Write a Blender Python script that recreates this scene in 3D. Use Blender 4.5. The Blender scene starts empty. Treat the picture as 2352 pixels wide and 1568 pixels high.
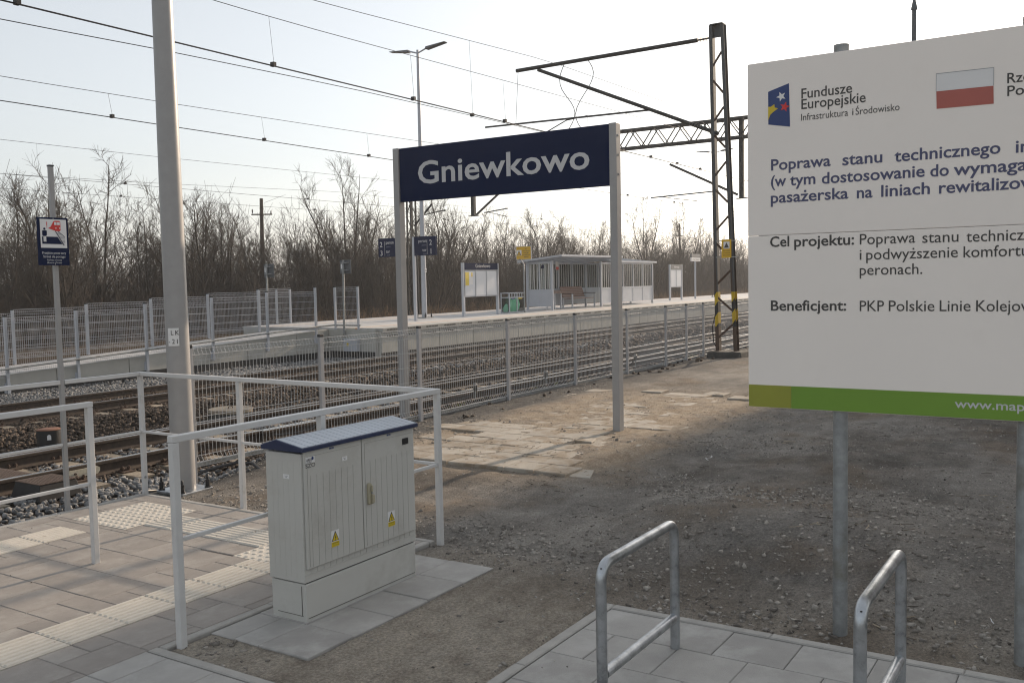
import bpy, bmesh, math, random
import numpy as np
from mathutils import Vector, Matrix
R = math.radians
rng = np.random.default_rng(7)
random.seed(7)
S = bpy.context.scene
COL = S.collection

# ------------------------------------------------------------------ camera
CAM_H = 1.87
YAW, PITCH, ROLL = R(32.459), R(3.686), R(-1.160)
fw = Vector((math.cos(YAW)*math.cos(PITCH), math.sin(YAW)*math.cos(PITCH), -math.sin(PITCH)))
rt = Vector((math.sin(YAW), -math.cos(YAW), 0))
up = rt.cross(fw)
r2 = rt*math.cos(ROLL)+up*math.sin(ROLL)
u2 = up*math.cos(ROLL)-rt*math.sin(ROLL)
cd = bpy.data.cameras.new('camera')
cam = bpy.data.objects.new('camera', cd)
COL.objects.link(cam)
cam.matrix_world = Matrix(((r2.x, u2.x, -fw.x, 0), (r2.y, u2.y, -fw.y, 0), (r2.z, u2.z, -fw.z, CAM_H), (0, 0, 0, 1)))
cd.sensor_width = 36
cd.lens = 36*2153.3/2352
cd.clip_start = .05
cd.clip_end = 6000
S.camera = cam

# ------------------------------------------------------------------ light
SUN_EL, SUN_AZ = 18.0, -4.5          # azimuth measured from +X (along the tracks)
w = bpy.data.worlds.new('World')
S.world = w
w.use_nodes = True
nt = w.node_tree
nt.nodes.clear()
sky = nt.nodes.new('ShaderNodeTexSky')
sky.sky_type = 'NISHITA'
sky.sun_disc = False
sky.sun_elevation = R(SUN_EL)
sky.sun_rotation = R(90-SUN_AZ)
sky.altitude = 80
sky.air_density = 1.0
sky.dust_density = 2.0
sky.ozone_density = 1.2
bg = nt.nodes.new('ShaderNodeBackground')
bg.inputs['Strength'].default_value = .14
wo = nt.nodes.new('ShaderNodeOutputWorld')
hs_ = nt.nodes.new('ShaderNodeHueSaturation')       # thin even haze over the whole sky
hs_.inputs['Saturation'].default_value = .45
hz_ = nt.nodes.new('ShaderNodeMix')
hz_.data_type = 'RGBA'
hz_.inputs[0].default_value = .5
hz_.inputs[7].default_value = (2.4, 2.48, 2.52, 1)
nt.links.new(sky.outputs[0], hs_.inputs['Color'])
nt.links.new(hs_.outputs[0], hz_.inputs[6])
nt.links.new(hz_.outputs[2], bg.inputs[0])
nt.links.new(bg.outputs[0], wo.inputs[0])
sl = bpy.data.lights.new('sun', 'SUN')
sl.energy = 3.1
sl.angle = R(1.3)
sl.color = (1, .80, .60)
so = bpy.data.objects.new('sun', sl)
COL.objects.link(so)
sd = Vector((math.cos(R(SUN_AZ))*math.cos(R(SUN_EL)), math.sin(R(SUN_AZ))*math.cos(R(SUN_EL)), math.sin(R(SUN_EL))))
so.rotation_euler = sd.to_track_quat('Z', 'Y').to_euler()
so.location = (40, -3, 14)
S.view_settings.view_transform = 'Standard'
S.view_settings.look = 'None'
S.view_settings.exposure = .8
S.view_settings.gamma = 1
S.render.engine = 'CYCLES'
S.cycles.use_denoising = True
S.cycles.filter_width = 1.15
S.cycles.volume_bounces = 0
S.cycles.max_bounces = 6
S.cycles.diffuse_bounces = 3
S.cycles.glossy_bounces = 3
S.cycles.transparent_max_bounces = 12
S.cycles.caustics_reflective = False
S.cycles.caustics_refractive = False

# ------------------------------------------------------------------ helpers
ORG = {}

def _props(o, label=None, cat=None, group=None, kind=None):
    if label: o['label'] = label
    if cat: o['category'] = cat
    if group: o['group'] = group
    if kind: o['kind'] = kind
    return o

def T(name, label, cat, loc=(0, 0, 0), group=None, kind=None):
    o = bpy.data.objects.new(name, None)
    o.empty_display_size = .2
    COL.objects.link(o)
    o.location = loc
    ORG[o.name] = Vector(loc)
    return _props(o, label, cat, group, kind)

class MB:
    def __init__(self):
        self.v = []
        self.f = []
    def quadbox(self, c):
        n = len(self.v)
        self.v += [tuple(p) for p in c]
        for q in ((0, 3, 2, 1), (4, 5, 6, 7), (0, 1, 5, 4), (1, 2, 6, 5), (2, 3, 7, 6), (3, 0, 4, 7)):
            self.f.append(tuple(n+i for i in q))
        return self
    def box(self, x0, x1, y0, y1, z0, z1):
        return self.quadbox([(x0, y0, z0), (x1, y0, z0), (x1, y1, z0), (x0, y1, z0), (x0, y0, z1), (x1, y0, z1), (x1, y1, z1), (x0, y1, z1)])
    def bar(self, a, b, wx, wz, upv=(0, 0, 1)):
        a = Vector(a); b = Vector(b)
        d = (b-a).normalized()
        u = Vector(upv)
        if abs(d.dot(u)) > .97: u = Vector((1, 0, 0))
        s = d.cross(u).normalized()*wx/2
        t = s.cross(d).normalized()*wz/2
        return self.quadbox([a-s-t, a+s-t, b+s-t, b-s-t, a-s+t, a+s+t, b+s+t, b-s+t])
    def tube(self, pts, r, n=8, caps=True):
        pts = [Vector(p) for p in pts]
        rs = r if isinstance(r, (list, tuple)) else [r]*len(pts)
        base = len(self.v)
        prev = None
        for i, p in enumerate(pts):
            d = (pts[min(i+1, len(pts)-1)]-pts[max(i-1, 0)]).normalized()
            if prev is None:
                h = Vector((0, 0, 1)) if abs(d.z) < .9 else Vector((1, 0, 0))
                s = d.cross(h).normalized()
            else:
                s = (prev-d*prev.dot(d)).normalized()
            prev = s
            t = d.cross(s)
            for k in range(n):
                a = 2*math.pi*k/n
                self.v.append(tuple(p+(s*math.cos(a)+t*math.sin(a))*rs[i]))
        for i in range(len(pts)-1):
            for k in range(n):
                a = base+i*n+k; b = base+i*n+(k+1) % n
                self.f.append((a, b, b+n, a+n))
        if caps:
            self.f.append(tuple(base+k for k in range(n))[::-1])
            e = base+(len(pts)-1)*n
            self.f.append(tuple(e+k for k in range(n)))
        return self
    def lathe(self, c, prof, n=20, axis='z'):
        base = len(self.v)
        for r, z in prof:
            for k in range(n):
                a = 2*math.pi*k/n
                self.v.append((c[0]+r*math.cos(a), c[1]+r*math.sin(a), c[2]+z))
        for i in range(len(prof)-1):
            for k in range(n):
                a = base+i*n+k; b = base+i*n+(k+1) % n
                self.f.append((a, b, b+n, a+n))
        self.f.append(tuple(base+k for k in range(n))[::-1])
        e = base+(len(prof)-1)*n
        self.f.append(tuple(e+k for k in range(n)))
        return self
    def poly(self, pts):
        n = len(self.v)
        self.v += [tuple(p) for p in pts]
        self.f.append(tuple(range(n, n+len(pts))))
        return self
    def prism(self, pts, off):
        n = len(self.v); k = len(pts)
        off = Vector(off)
        self.v += [tuple(p) for p in pts]+[tuple(Vector(p)+off) for p in pts]
        self.f.append(tuple(range(n, n+k)))
        self.f.append(tuple(range(n+2*k-1, n+k-1, -1)))
        for i in range(k):
            j = (i+1) % k
            self.f.append((n+j, n+i, n+k+i, n+k+j))
        return self

def mesh_of(name, mb, origin=(0, 0, 0), smooth=False):
    me = bpy.data.meshes.new(name)
    o = Vector(origin)
    me.from_pydata([(x-o[0], y-o[1], z-o[2]) for x, y, z in mb.v], [], mb.f)
    if smooth:
        me.polygons.foreach_set('use_smooth', [True]*len(me.polygons))
        try: me.set_sharp_from_angle(angle=R(40))
        except Exception: pass
    return me

def add(name, mb, mat, parent=None, loc=None, smooth=False, bevel=0, label=None, cat=None, group=None, kind=None, seg=2):
    org = ORG[parent.name] if parent is not None else Vector(loc or (0, 0, 0))
    me = mesh_of(name, mb, org, smooth)
    if mat: me.materials.append(mat)
    ob = bpy.data.objects.new(name, me)
    COL.objects.link(ob)
    if parent is not None: ob.parent = parent
    else: ob.location = org
    ORG[ob.name] = org
    if bevel:
        m = ob.modifiers.new('bevel', 'BEVEL')
        m.width = bevel; m.segments = seg; m.limit_method = 'ANGLE'; m.angle_limit = R(40)
    return _props(ob, label, cat, group, kind)

def inst(name, me, loc, parent=None, rot=(0, 0, 0), scale=(1, 1, 1)):
    ob = bpy.data.objects.new(name, me)
    COL.objects.link(ob)
    if parent is not None:
        ob.parent = parent
        loc = Vector(loc)-ORG[parent.name]
    ob.location = loc
    ob.rotation_euler = rot
    ob.scale = scale
    return ob

def copy_thing(src, loc, rotz=0, scale=1, **kw):
    c = src.copy(); COL.objects.link(c)
    c.location = loc; c.rotation_euler = (0, 0, rotz)
    c.scale = (scale, scale, scale) if not isinstance(scale, tuple) else scale
    ORG[c.name] = Vector(loc)
    for ch in list(src.children):
        d = ch.copy(); COL.objects.link(d); d.parent = c
        for g in list(ch.children):
            e = g.copy(); COL.objects.link(e); e.parent = d
    return _props(c, **kw)

# ------------------------------------------------------------------ materials
def node(nt, kind, **kw):
    n = nt.nodes.new(kind)
    for k, v in kw.items(): setattr(n, k, v)
    return n

def M(name, col, rough=.6, metal=0, var=.12, scale=6, bump=0, bscale=60, spec=.5, rand=0, coat=0, col2=None, coords='Object', dirt=None, dscale=2, dpos=(.5, .66)):
    m = bpy.data.materials.new(name)
    m.use_nodes = True
    nt = m.node_tree
    b = nt.nodes['Principled BSDF']
    b.inputs['Roughness'].default_value = rough
    b.inputs['Metallic'].default_value = metal
    b.inputs['Specular IOR Level'].default_value = spec
    b.inputs['Coat Weight'].default_value = coat
    tc = node(nt, 'ShaderNodeTexCoord')
    vec = tc.outputs[coords]
    if rand:
        oi = node(nt, 'ShaderNodeObjectInfo')
        ad = node(nt, 'ShaderNodeVectorMath', operation='ADD')
        mu = node(nt, 'ShaderNodeMath', operation='MULTIPLY')
        mu.inputs[1].default_value = 37
        nt.links.new(oi.outputs['Random'], mu.inputs[0])
        nt.links.new(vec, ad.inputs[0]); nt.links.new(mu.outputs[0], ad.inputs[1])
        vec = ad.outputs[0]
    nz = node(nt, 'ShaderNodeTexNoise')
    nz.inputs['Scale'].default_value = scale
    nz.inputs['Detail'].default_value = 6
    nz.inputs['Roughness'].default_value = .62
    nt.links.new(vec, nz.inputs['Vector'])
    cr = node(nt, 'ShaderNodeValToRGB')
    c2 = col2 or tuple(min(1, c*(1+var)) for c in col)
    c1 = tuple(c*(1-var) for c in col)
    cr.color_ramp.elements[0].position = .3
    cr.color_ramp.elements[1].position = .7
    cr.color_ramp.elements[0].color = (*c1, 1)
    cr.color_ramp.elements[1].color = (*c2, 1)
    nt.links.new(nz.outputs['Fac'], cr.inputs[0])
    out = cr.outputs[0]
    if rand:
        hs = node(nt, 'ShaderNodeHueSaturation')
        mr = node(nt, 'ShaderNodeMapRange')
        mr.inputs['To Min'].default_value = 1-rand; mr.inputs['To Max'].default_value = 1+rand
        nt.links.new(oi.outputs['Random'], mr.inputs['Value'])
        nt.links.new(mr.outputs[0], hs.inputs['Value'])
        nt.links.new(out, hs.inputs['Color'])
        out = hs.outputs[0]
    if dirt:
        dn = node(nt, 'ShaderNodeTexNoise')
        dn.inputs['Scale'].default_value = dscale; dn.inputs['Detail'].default_value = 8; dn.inputs['Roughness'].default_value = .7
        nt.links.new(vec, dn.inputs['Vector'])
        dr = node(nt, 'ShaderNodeValToRGB')
        dr.color_ramp.elements[0].position = dpos[0]; dr.color_ramp.elements[1].position = dpos[1]
        nt.links.new(dn.outputs['Fac'], dr.inputs[0])
        mx = node(nt, 'ShaderNodeMix', data_type='RGBA')
        nt.links.new(dr.outputs[0], mx.inputs[0])
        nt.links.new(out, mx.inputs[6])
        mx.inputs[7].default_value = (*dirt, 1)
        out = mx.outputs[2]
    nt.links.new(out, b.inputs['Base Color'])
    if bump:
        bn = node(nt, 'ShaderNodeTexNoise')
        bn.inputs['Scale'].default_value = bscale; bn.inputs['Detail'].default_value = 5
        nt.links.new(vec, bn.inputs['Vector'])
        bp = node(nt, 'ShaderNodeBump')
        bp.inputs['Strength'].default_value = bump
        bp.inputs['Distance'].default_value = .01
        nt.links.new(bn.outputs['Fac'], bp.inputs['Height'])
        nt.links.new(bp.outputs[0], b.inputs['Normal'])
    return m

def attr_mat(name, c_lo, c_hi, rough=.85, attr='tint', spec=.3):
    m = bpy.data.materials.new(name); m.use_nodes = True
    nt = m.node_tree; b = nt.nodes['Principled BSDF']
    b.inputs['Roughness'].default_value = rough
    b.inputs['Specular IOR Level'].default_value = spec
    at = node(nt, 'ShaderNodeAttribute', attribute_name=attr)
    cr = node(nt, 'ShaderNodeValToRGB')
    cr.color_ramp.elements[0].color = (*c_lo, 1); cr.color_ramp.elements[1].color = (*c_hi, 1)
    nt.links.new(at.outputs['Fac'], cr.inputs[0])
    nz = node(nt, 'ShaderNodeTexNoise'); nz.inputs['Scale'].default_value = 45; nz.inputs['Detail'].default_value = 4
    tc = node(nt, 'ShaderNodeTexCoord'); nt.links.new(tc.outputs['Object'], nz.inputs['Vector'])
    mr = node(nt, 'ShaderNodeMapRange'); mr.inputs['To Min'].default_value = .72; mr.inputs['To Max'].default_value = 1.28
    nt.links.new(nz.outputs['Fac'], mr.inputs['Value'])
    hs = node(nt, 'ShaderNodeHueSaturation')
    nt.links.new(cr.outputs[0], hs.inputs['Color']); nt.links.new(mr.outputs[0], hs.inputs['Value'])
    nt.links.new(hs.outputs[0], b.inputs['Base Color'])
    return m

mt = {}
mt['white_paint'] = M('white_paint', (.32, .312, .305), .38, var=.05, scale=9, bump=.05, bscale=220, dirt=(.29, .275, .26), dscale=5, dpos=(.62, .85))
mt['handrail_paint'] = M('handrail_paint', (.57, .562, .55), .38, var=.05, scale=9, bump=.05, bscale=220, dirt=(.34, .325, .3), dscale=5, dpos=(.6, .85))
mt['grey_paint'] = M('pale_grey_paint', (.34, .34, .35), .4, var=.05, scale=7, dirt=(.28, .275, .27), dscale=4, dpos=(.62, .85))
mt['galv'] = M('galvanised_steel', (.50, .52, .54), .36, metal=.85, var=.22, scale=26, bump=.05, bscale=90, dirt=(.27, .28, .29), dscale=13, dpos=(.42, .62))
mt['galv_old'] = M('dull_galvanised_steel', (.30, .31, .31), .55, metal=.55, var=.2, scale=18, dirt=(.2, .19, .16), dscale=5, dpos=(.5, .7))
mt['wire'] = M('galvanised_mesh_wire', (.5, .5, .5), .55, metal=.1, var=.05)
mt['far_wire'] = M('mesh_wire', (.42, .43, .45), .5, metal=.2, var=.05)
mt['navy'] = M('navy_panel', (.0145, .0215, .055), .75, var=.05, scale=3, spec=.04)
mt['navy_roof'] = M('navy_roof', (.014, .024, .07), .45, var=.08, scale=5)
mt['roof_top'] = M('sky_sheen_roof_sheet', (.37, .405, .455), .35, var=.08, scale=5, spec=.6, dirt=(.36, .39, .43), dscale=9, dpos=(.5, .8))  # sky reflection on the navy cabinet roof, painted in as a pale blue base
mt['letter'] = M('white_lettering', (.52, .52, .525), .5, var=.03)
mt['letter_grey'] = M('faint_lettering', (.18, .2, .27), .5, var=.03)
mt['black'] = M('black_plastic', (.012, .012, .013), .45, var=.1)
mt['dark_letter'] = M('dark_print', (.06, .056, .052), .6, var=.03)
mt['blue_letter'] = M('blue_print', (.08, .084, .16), .6, var=.03)
mt['board_white'] = M('printed_board_white', (.86, .795, .735), .42, var=.025, scale=1.5, dirt=(.79, .725, .66), dscale=3, dpos=(.55, .85))
mt['board_green'] = M('printed_green', (.155, .29, .03), .4, var=.04)
mt['board_olive'] = M('printed_olive', (.28, .29, .035), .4, var=.04)
mt['flag_red'] = M('printed_red', (.40, .10, .075), .45, var=.04)
mt['flag_white'] = M('printed_white', (.72, .71, .70), .45, var=.02)
mt['line_grey'] = M('printed_grey_line', (.3, .3, .32), .5, var=.02)
mt['logo_blue'] = M('printed_logo_blue', (.02, .045, .16), .45, var=.04)
mt['logo_yellow'] = M('printed_logo_yellow', (.62, .45, .02), .45, var=.04)
mt['logo_red'] = M('printed_logo_red', (.6, .03, .025), .45, var=.04)
mt['sticker_yellow'] = M('sticker_yellow', (.62, .46, .01), .45, var=.04)
mt['sign_yellow'] = M('sign_yellow', (.66, .39, .008), .45, var=.05)
mt['slab'] = M('concrete_slab', (.27, .245, .222), .82, var=.1, scale=7, bump=.35, bscale=260, rand=.10, dirt=(.37, .345, .315), dscale=3.2, dpos=(.5, .72))
mt['slab_grey'] = M('grey_concrete_slab', (.34, .326, .306), .82, var=.1, scale=6, bump=.35, bscale=260, rand=.09, dirt=(.43, .42, .4), dscale=3.0, dpos=(.5, .74))
mt['kerb'] = M('concrete_kerb', (.35, .335, .31), .85, var=.12, scale=9, bump=.35, bscale=200, rand=.05)
mt['tactile'] = M('tactile_concrete', (.56, .52, .455), .75, var=.07, scale=12, bump=.25, bscale=300, rand=.05, dirt=(.26, .21, .165), dscale=11, dpos=(.6, .7))
mt['old_slab'] = M('old_concrete_slab', (.37, .335, .285), .9, var=.12, scale=6, bump=.5, bscale=160, rand=.12, dirt=(.24, .19, .135), dscale=3.0, dpos=(.44, .6))
mt['cab'] = M('cabinet_grey_plastic', (.50, .49, .455), .5, var=.03, scale=4, bump=.12, bscale=420, dirt=(.37, .35, .31), dscale=2.6, dpos=(.52, .8))
mt['cab_handle'] = M('cabinet_handle_beige', (.40, .36, .26), .45, var=.06)
mt['rail_rust'] = M('rusty_rail_web', (.058, .040, .028), .8, var=.35, scale=14, bump=.3, bscale=120)
mt['rail_top'] = M('polished_rail_head', (.62, .61, .6), .2, metal=1, var=.06, scale=40)
mt['rust'] = M('rusty_iron', (.07, .042, .028), .85, var=.35, scale=20, bump=.4, bscale=100)
mt['sleeper'] = M('sleeper_concrete', (.27, .225, .17), .9, var=.2, scale=9, bump=.6, bscale=60, rand=.12, dirt=(.13, .1, .075), dscale=8, dpos=(.5, .7))
mt['wall_conc'] = M('platform_wall_concrete', (.42, .41, .375), .8, var=.07, scale=3, bump=.15, bscale=80, rand=.06, dirt=(.35, .34, .305), dscale=2, dpos=(.5, .8))
mt['dark_plinth'] = M('dark_coated_plinth', (.02, .02, .021), .8, var=.2)
mt['plat_top'] = M('platform_paving', (.43, .42, .41), .62, var=.08, scale=2.5, bump=.1, bscale=60, rand=.05, spec=.6)
mt['plat_line'] = M('orange_platform_line', (.48, .30, .20), .7, var=.1, scale=8)
mt['coping'] = M('platform_coping', (.36, .355, .33), .8, var=.08, rand=.06)
mt['stencil'] = M('stencil_marks', (.07, .07, .065), .8, var=.2, scale=30)
mt['mast_dark'] = M('dark_weathered_steel', (.03, .029, .027), .7, var=.35, scale=7, bump=.2, bscale=40)
mt['cable'] = M('overhead_wire', (.03, .029, .028), .6, metal=.4)
mt['conc_dark'] = M('dark_old_concrete', (.06, .056, .05), .95, var=.3, scale=7, bump=.8, bscale=30)
mt['shelter'] = M('shelter_grey_frame', (.44, .46, .50), .42, var=.04, scale=3)
mt['bench_wood'] = M('bench_wood', (.16, .075, .045), .55, var=.2, scale=18)
mt['back_grey'] = M('sign_back_grey', (.09, .097, .105), .5, var=.08)
mt['paper'] = M('poster_paper', (.62, .64, .68), .3, var=.02)
mt['paper_yellow'] = M('timetable_yellow', (.68, .5, .03), .5, var=.05)
mt['bark'] = M('bark', (.055, .044, .035), .95, var=.3, scale=9)
mt['twig'] = M('bare_twigs', (.07, .056, .044), .95, var=.25, scale=3)
mt['thicket'] = M('dead_undergrowth', (.095, .066, .046), .95, var=.3, scale=1.5)
mt['wood_pole'] = M('tarred_wooden_pole', (.06, .045, .033), .9, var=.25)
mt['insulator'] = M('insulator_grey', (.12, .11, .1), .35, var=.1)
mt['moss'] = M('moss', (.13, .135, .02), .95, var=.3, scale=12)
mt['reed'] = M('dry_grass', (.22, .14, .075), .9, var=.2, scale=4)
mt['rust_lid'] = M('rusty_lid', (.17, .075, .042), .8, var=.2, scale=16)
mt['cable_black'] = M('black_cable', (.02, .02, .021), .5)
mt['roof_tile'] = M('roof_tiles_red', (.16, .06, .04), .85, var=.2)
mt['brick_wall'] = M('brick_wall', (.25, .12, .08), .9, var=.2, scale=8)
mt['glass_dark'] = M('window_glass', (.03, .035, .04), .08, spec=.8)
def glass_mat(name, tint=(.93, .96, .95), rough=.03, opac=0.0, col=(.6, .65, .65)):
    m = bpy.data.materials.new(name); m.use_nodes = True
    nt = m.node_tree; nt.nodes.clear()
    o = node(nt, 'ShaderNodeOutputMaterial')
    tr = node(nt, 'ShaderNodeBsdfTransparent'); tr.inputs[0].default_value = (*tint, 1)
    gl = node(nt, 'ShaderNodeBsdfGlossy'); gl.inputs['Roughness'].default_value = rough
    fr = node(nt, 'ShaderNodeFresnel'); fr.inputs[0].default_value = 1.25
    mx = node(nt, 'ShaderNodeMixShader')
    nt.links.new(fr.outputs[0], mx.inputs[0]); nt.links.new(tr.outputs[0], mx.inputs[1]); nt.links.new(gl.outputs[0], mx.inputs[2])
    last = mx
    if opac:
        df = node(nt, 'ShaderNodeBsdfDiffuse'); df.inputs[0].default_value = (*col, 1)
        tl = node(nt, 'ShaderNodeBsdfTranslucent'); tl.inputs[0].default_value = (*col, 1)
        m0 = node(nt, 'ShaderNodeMixShader'); m0.inputs[0].default_value = .5
        nt.links.new(df.outputs[0], m0.inputs[1]); nt.links.new(tl.outputs[0], m0.inputs[2])
        m1 = node(nt, 'ShaderNodeMixShader'); m1.inputs[0].default_value = opac
        nt.links.new(mx.outputs[0], m1.inputs[1]); nt.links.new(m0.outputs[0], m1.inputs[2])
        last = m1
    nt.links.new(last.outputs[0], o.inputs[0])
    return m
mt['glass'] = glass_mat('shelter_glass')
mt['bag'] = glass_mat('green_bag_plastic', (.6, .9, .75), .25, .85, (.4, .82, .6))
mt['smoke_panel'] = glass_mat('bin_mesh_panel', (.5, .52, .52), .4, .25, (.2, .2, .2))

# ------------------------------------------------------------------ numpy noise
_tab = np.random.default_rng(3).random((256, 256))
def vnoise(x, y):
    xi = np.floor(x).astype(int); yi = np.floor(y).astype(int)
    fx = x-xi; fy = y-yi
    fx = fx*fx*(3-2*fx); fy = fy*fy*(3-2*fy)
    a = _tab[xi & 255, yi & 255]; b = _tab[(xi+1) & 255, yi & 255]
    c = _tab[xi & 255, (yi+1) & 255]; d = _tab[(xi+1) & 255, (yi+1) & 255]
    return (a*(1-fx)+b*fx)*(1-fy)+(c*(1-fx)+d*fx)*fy-.5
def fbm(x, y, f, o=4):
    s = 0; a = 1
    for k in range(o):
        s = s+a*vnoise(x*f+17.3*k, y*f+5.1*k); f *= 2.1; a *= .5
    return s
def sm(t):
    t = np.clip(t, 0, 1); return t*t*(3-2*t)

def ground_z(X, Y):
    X = np.asarray(X, float); Y = np.asarray(Y, float)
    z = -.045+.05*sm((X-7)/6)+.035*sm((X-6.6)/.9)*sm((Y-3.9)/.6)*sm((9-X)/1)
    # spoil heap left by the building work, behind the rack paving
    mound = np.exp(-((X-6.3-.25*(Y-1))/.95)**2)*sm((3.9-Y)/1.6)*sm((Y+6)/3)
    z = z+.17*mound+.05*sm((X-5.2)/2)*sm((3.6-Y)/1.5)
    z = z+.035*fbm(X, Y, .45, 3)*sm((X-4.9)/1.2)
    rough = .022*fbm(X+9, Y, 1.9, 4)+.012*fbm(X, Y, 7.5, 3)+.03*sm((X-6.5)/2)*np.abs(fbm(X*.6+4, Y*1.6, 1.5, 3))*sm((4.2-Y)/.8)
    calm = 1-.62*sm((5.2-X)/.6)*sm((4.2-Y)/.6)
    z = z+rough*calm
    # under the old slabs near the station sign
    pad = sm((X-7.75)/.12)*sm((14.5-X)/1.5)*sm((Y-4.2)/.15)*sm((7.5-Y)/.5)
    z = z*(1-pad)+pad*(.020+.016*sm((X-9.4)/2.5)+.014*sm((Y-6.0)/1.2)+.036*fbm(X+3, Y+8, .9, 4)+.014*fbm(X, Y, 9, 2)-.022*sm((8.6-X)/.6))
    # drop towards the tracks
    ys = 7.0+1.15*sm((X-5)/4.5)
    t = sm((Y-ys)/1.5)
    z = z*(1-t)+t*(-.44+.02*fbm(X, Y, 1.2, 3))
    # beyond the platform
    t2 = sm((Y-27.5)/3)
    z = z*(1-t2)+t2*(-.1+.25*fbm(X, Y, .12, 3))
    # sunk below the paving
    pv = ((X < 5.33) & (Y > 4.12) & (Y < 7.40)) | ((X < 2.99) & (Y <= 4.2)) | ((X < 4.74) & (Y < 2.40))
    z = np.where(pv, np.minimum(z, -.06), z)
    cp = (X > 3.335) & (X < 5.0) & (Y > 3.39) & (Y < 4.09)
    z = np.where(cp, np.minimum(z, -.035), z)
    side = sm((X-3.0)/.05)*sm((5.5-X)/.3)*sm((Y-2.42)/.05)*sm((4.12-Y)/.05)*(~cp)
    z = z*(1-side)+side*(-.012+.35*rough)
    edge = ((X > 4.7) & (X < 4.95) & (Y < 2.5))
    z = np.where(edge, np.minimum(z, -.02), z)
    return z

def axis(parts):
    out = []
    for a, b, st in parts:
        n = max(1, int(round((b-a)/st)))
        out += list(np.linspace(a, b, n, endpoint=False))
    out.append(parts[-1][1])
    return np.array(out)
gx = axis([(-2500, -200, 460), (-200, -20, 30), (-20, 0, 2.5), (0, 2.4, .3), (2.4, 11, .034), (11, 16, .07), (16, 30, .25), (30, 120, 3), (120, 500, 40), (500, 3500, 500)])
gy = axis([(-2500, -200, 460), (-200, -20, 30), (-20, -3, 1.2), (-3, 8.6, .034), (8.6, 12, .12), (12, 27, .5), (27, 60, 1.5), (60, 200, 20), (200, 3500, 550)])
GX, GY = np.meshgrid(gx, gy, indexing='ij')
GZ = ground_z(GX, GY)
def grid_mesh(name, GX, GY, GZ):
    nx, ny = GX.shape
    me = bpy.data.meshes.new(name)
    co = np.stack([GX, GY, GZ], -1).reshape(-1, 3).astype(np.float32)
    idx = np.arange(nx*ny).reshape(nx, ny)
    q = np.stack([idx[:-1, :-1], idx[1:, :-1], idx[1:, 1:], idx[:-1, 1:]], -1).reshape(-1, 4)
    me.vertices.add(len(co)); me.vertices.foreach_set('co', co.ravel())
    me.loops.add(q.size); me.loops.foreach_set('vertex_index', q.ravel().astype(np.int32))
    me.polygons.add(len(q)); me.polygons.foreach_set('loop_start', np.arange(0, q.size, 4, dtype=np.int32))
    me.polygons.foreach_set('use_smooth', np.ones(len(q), bool))
    me.update(calc_edges=True)
    return me

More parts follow.
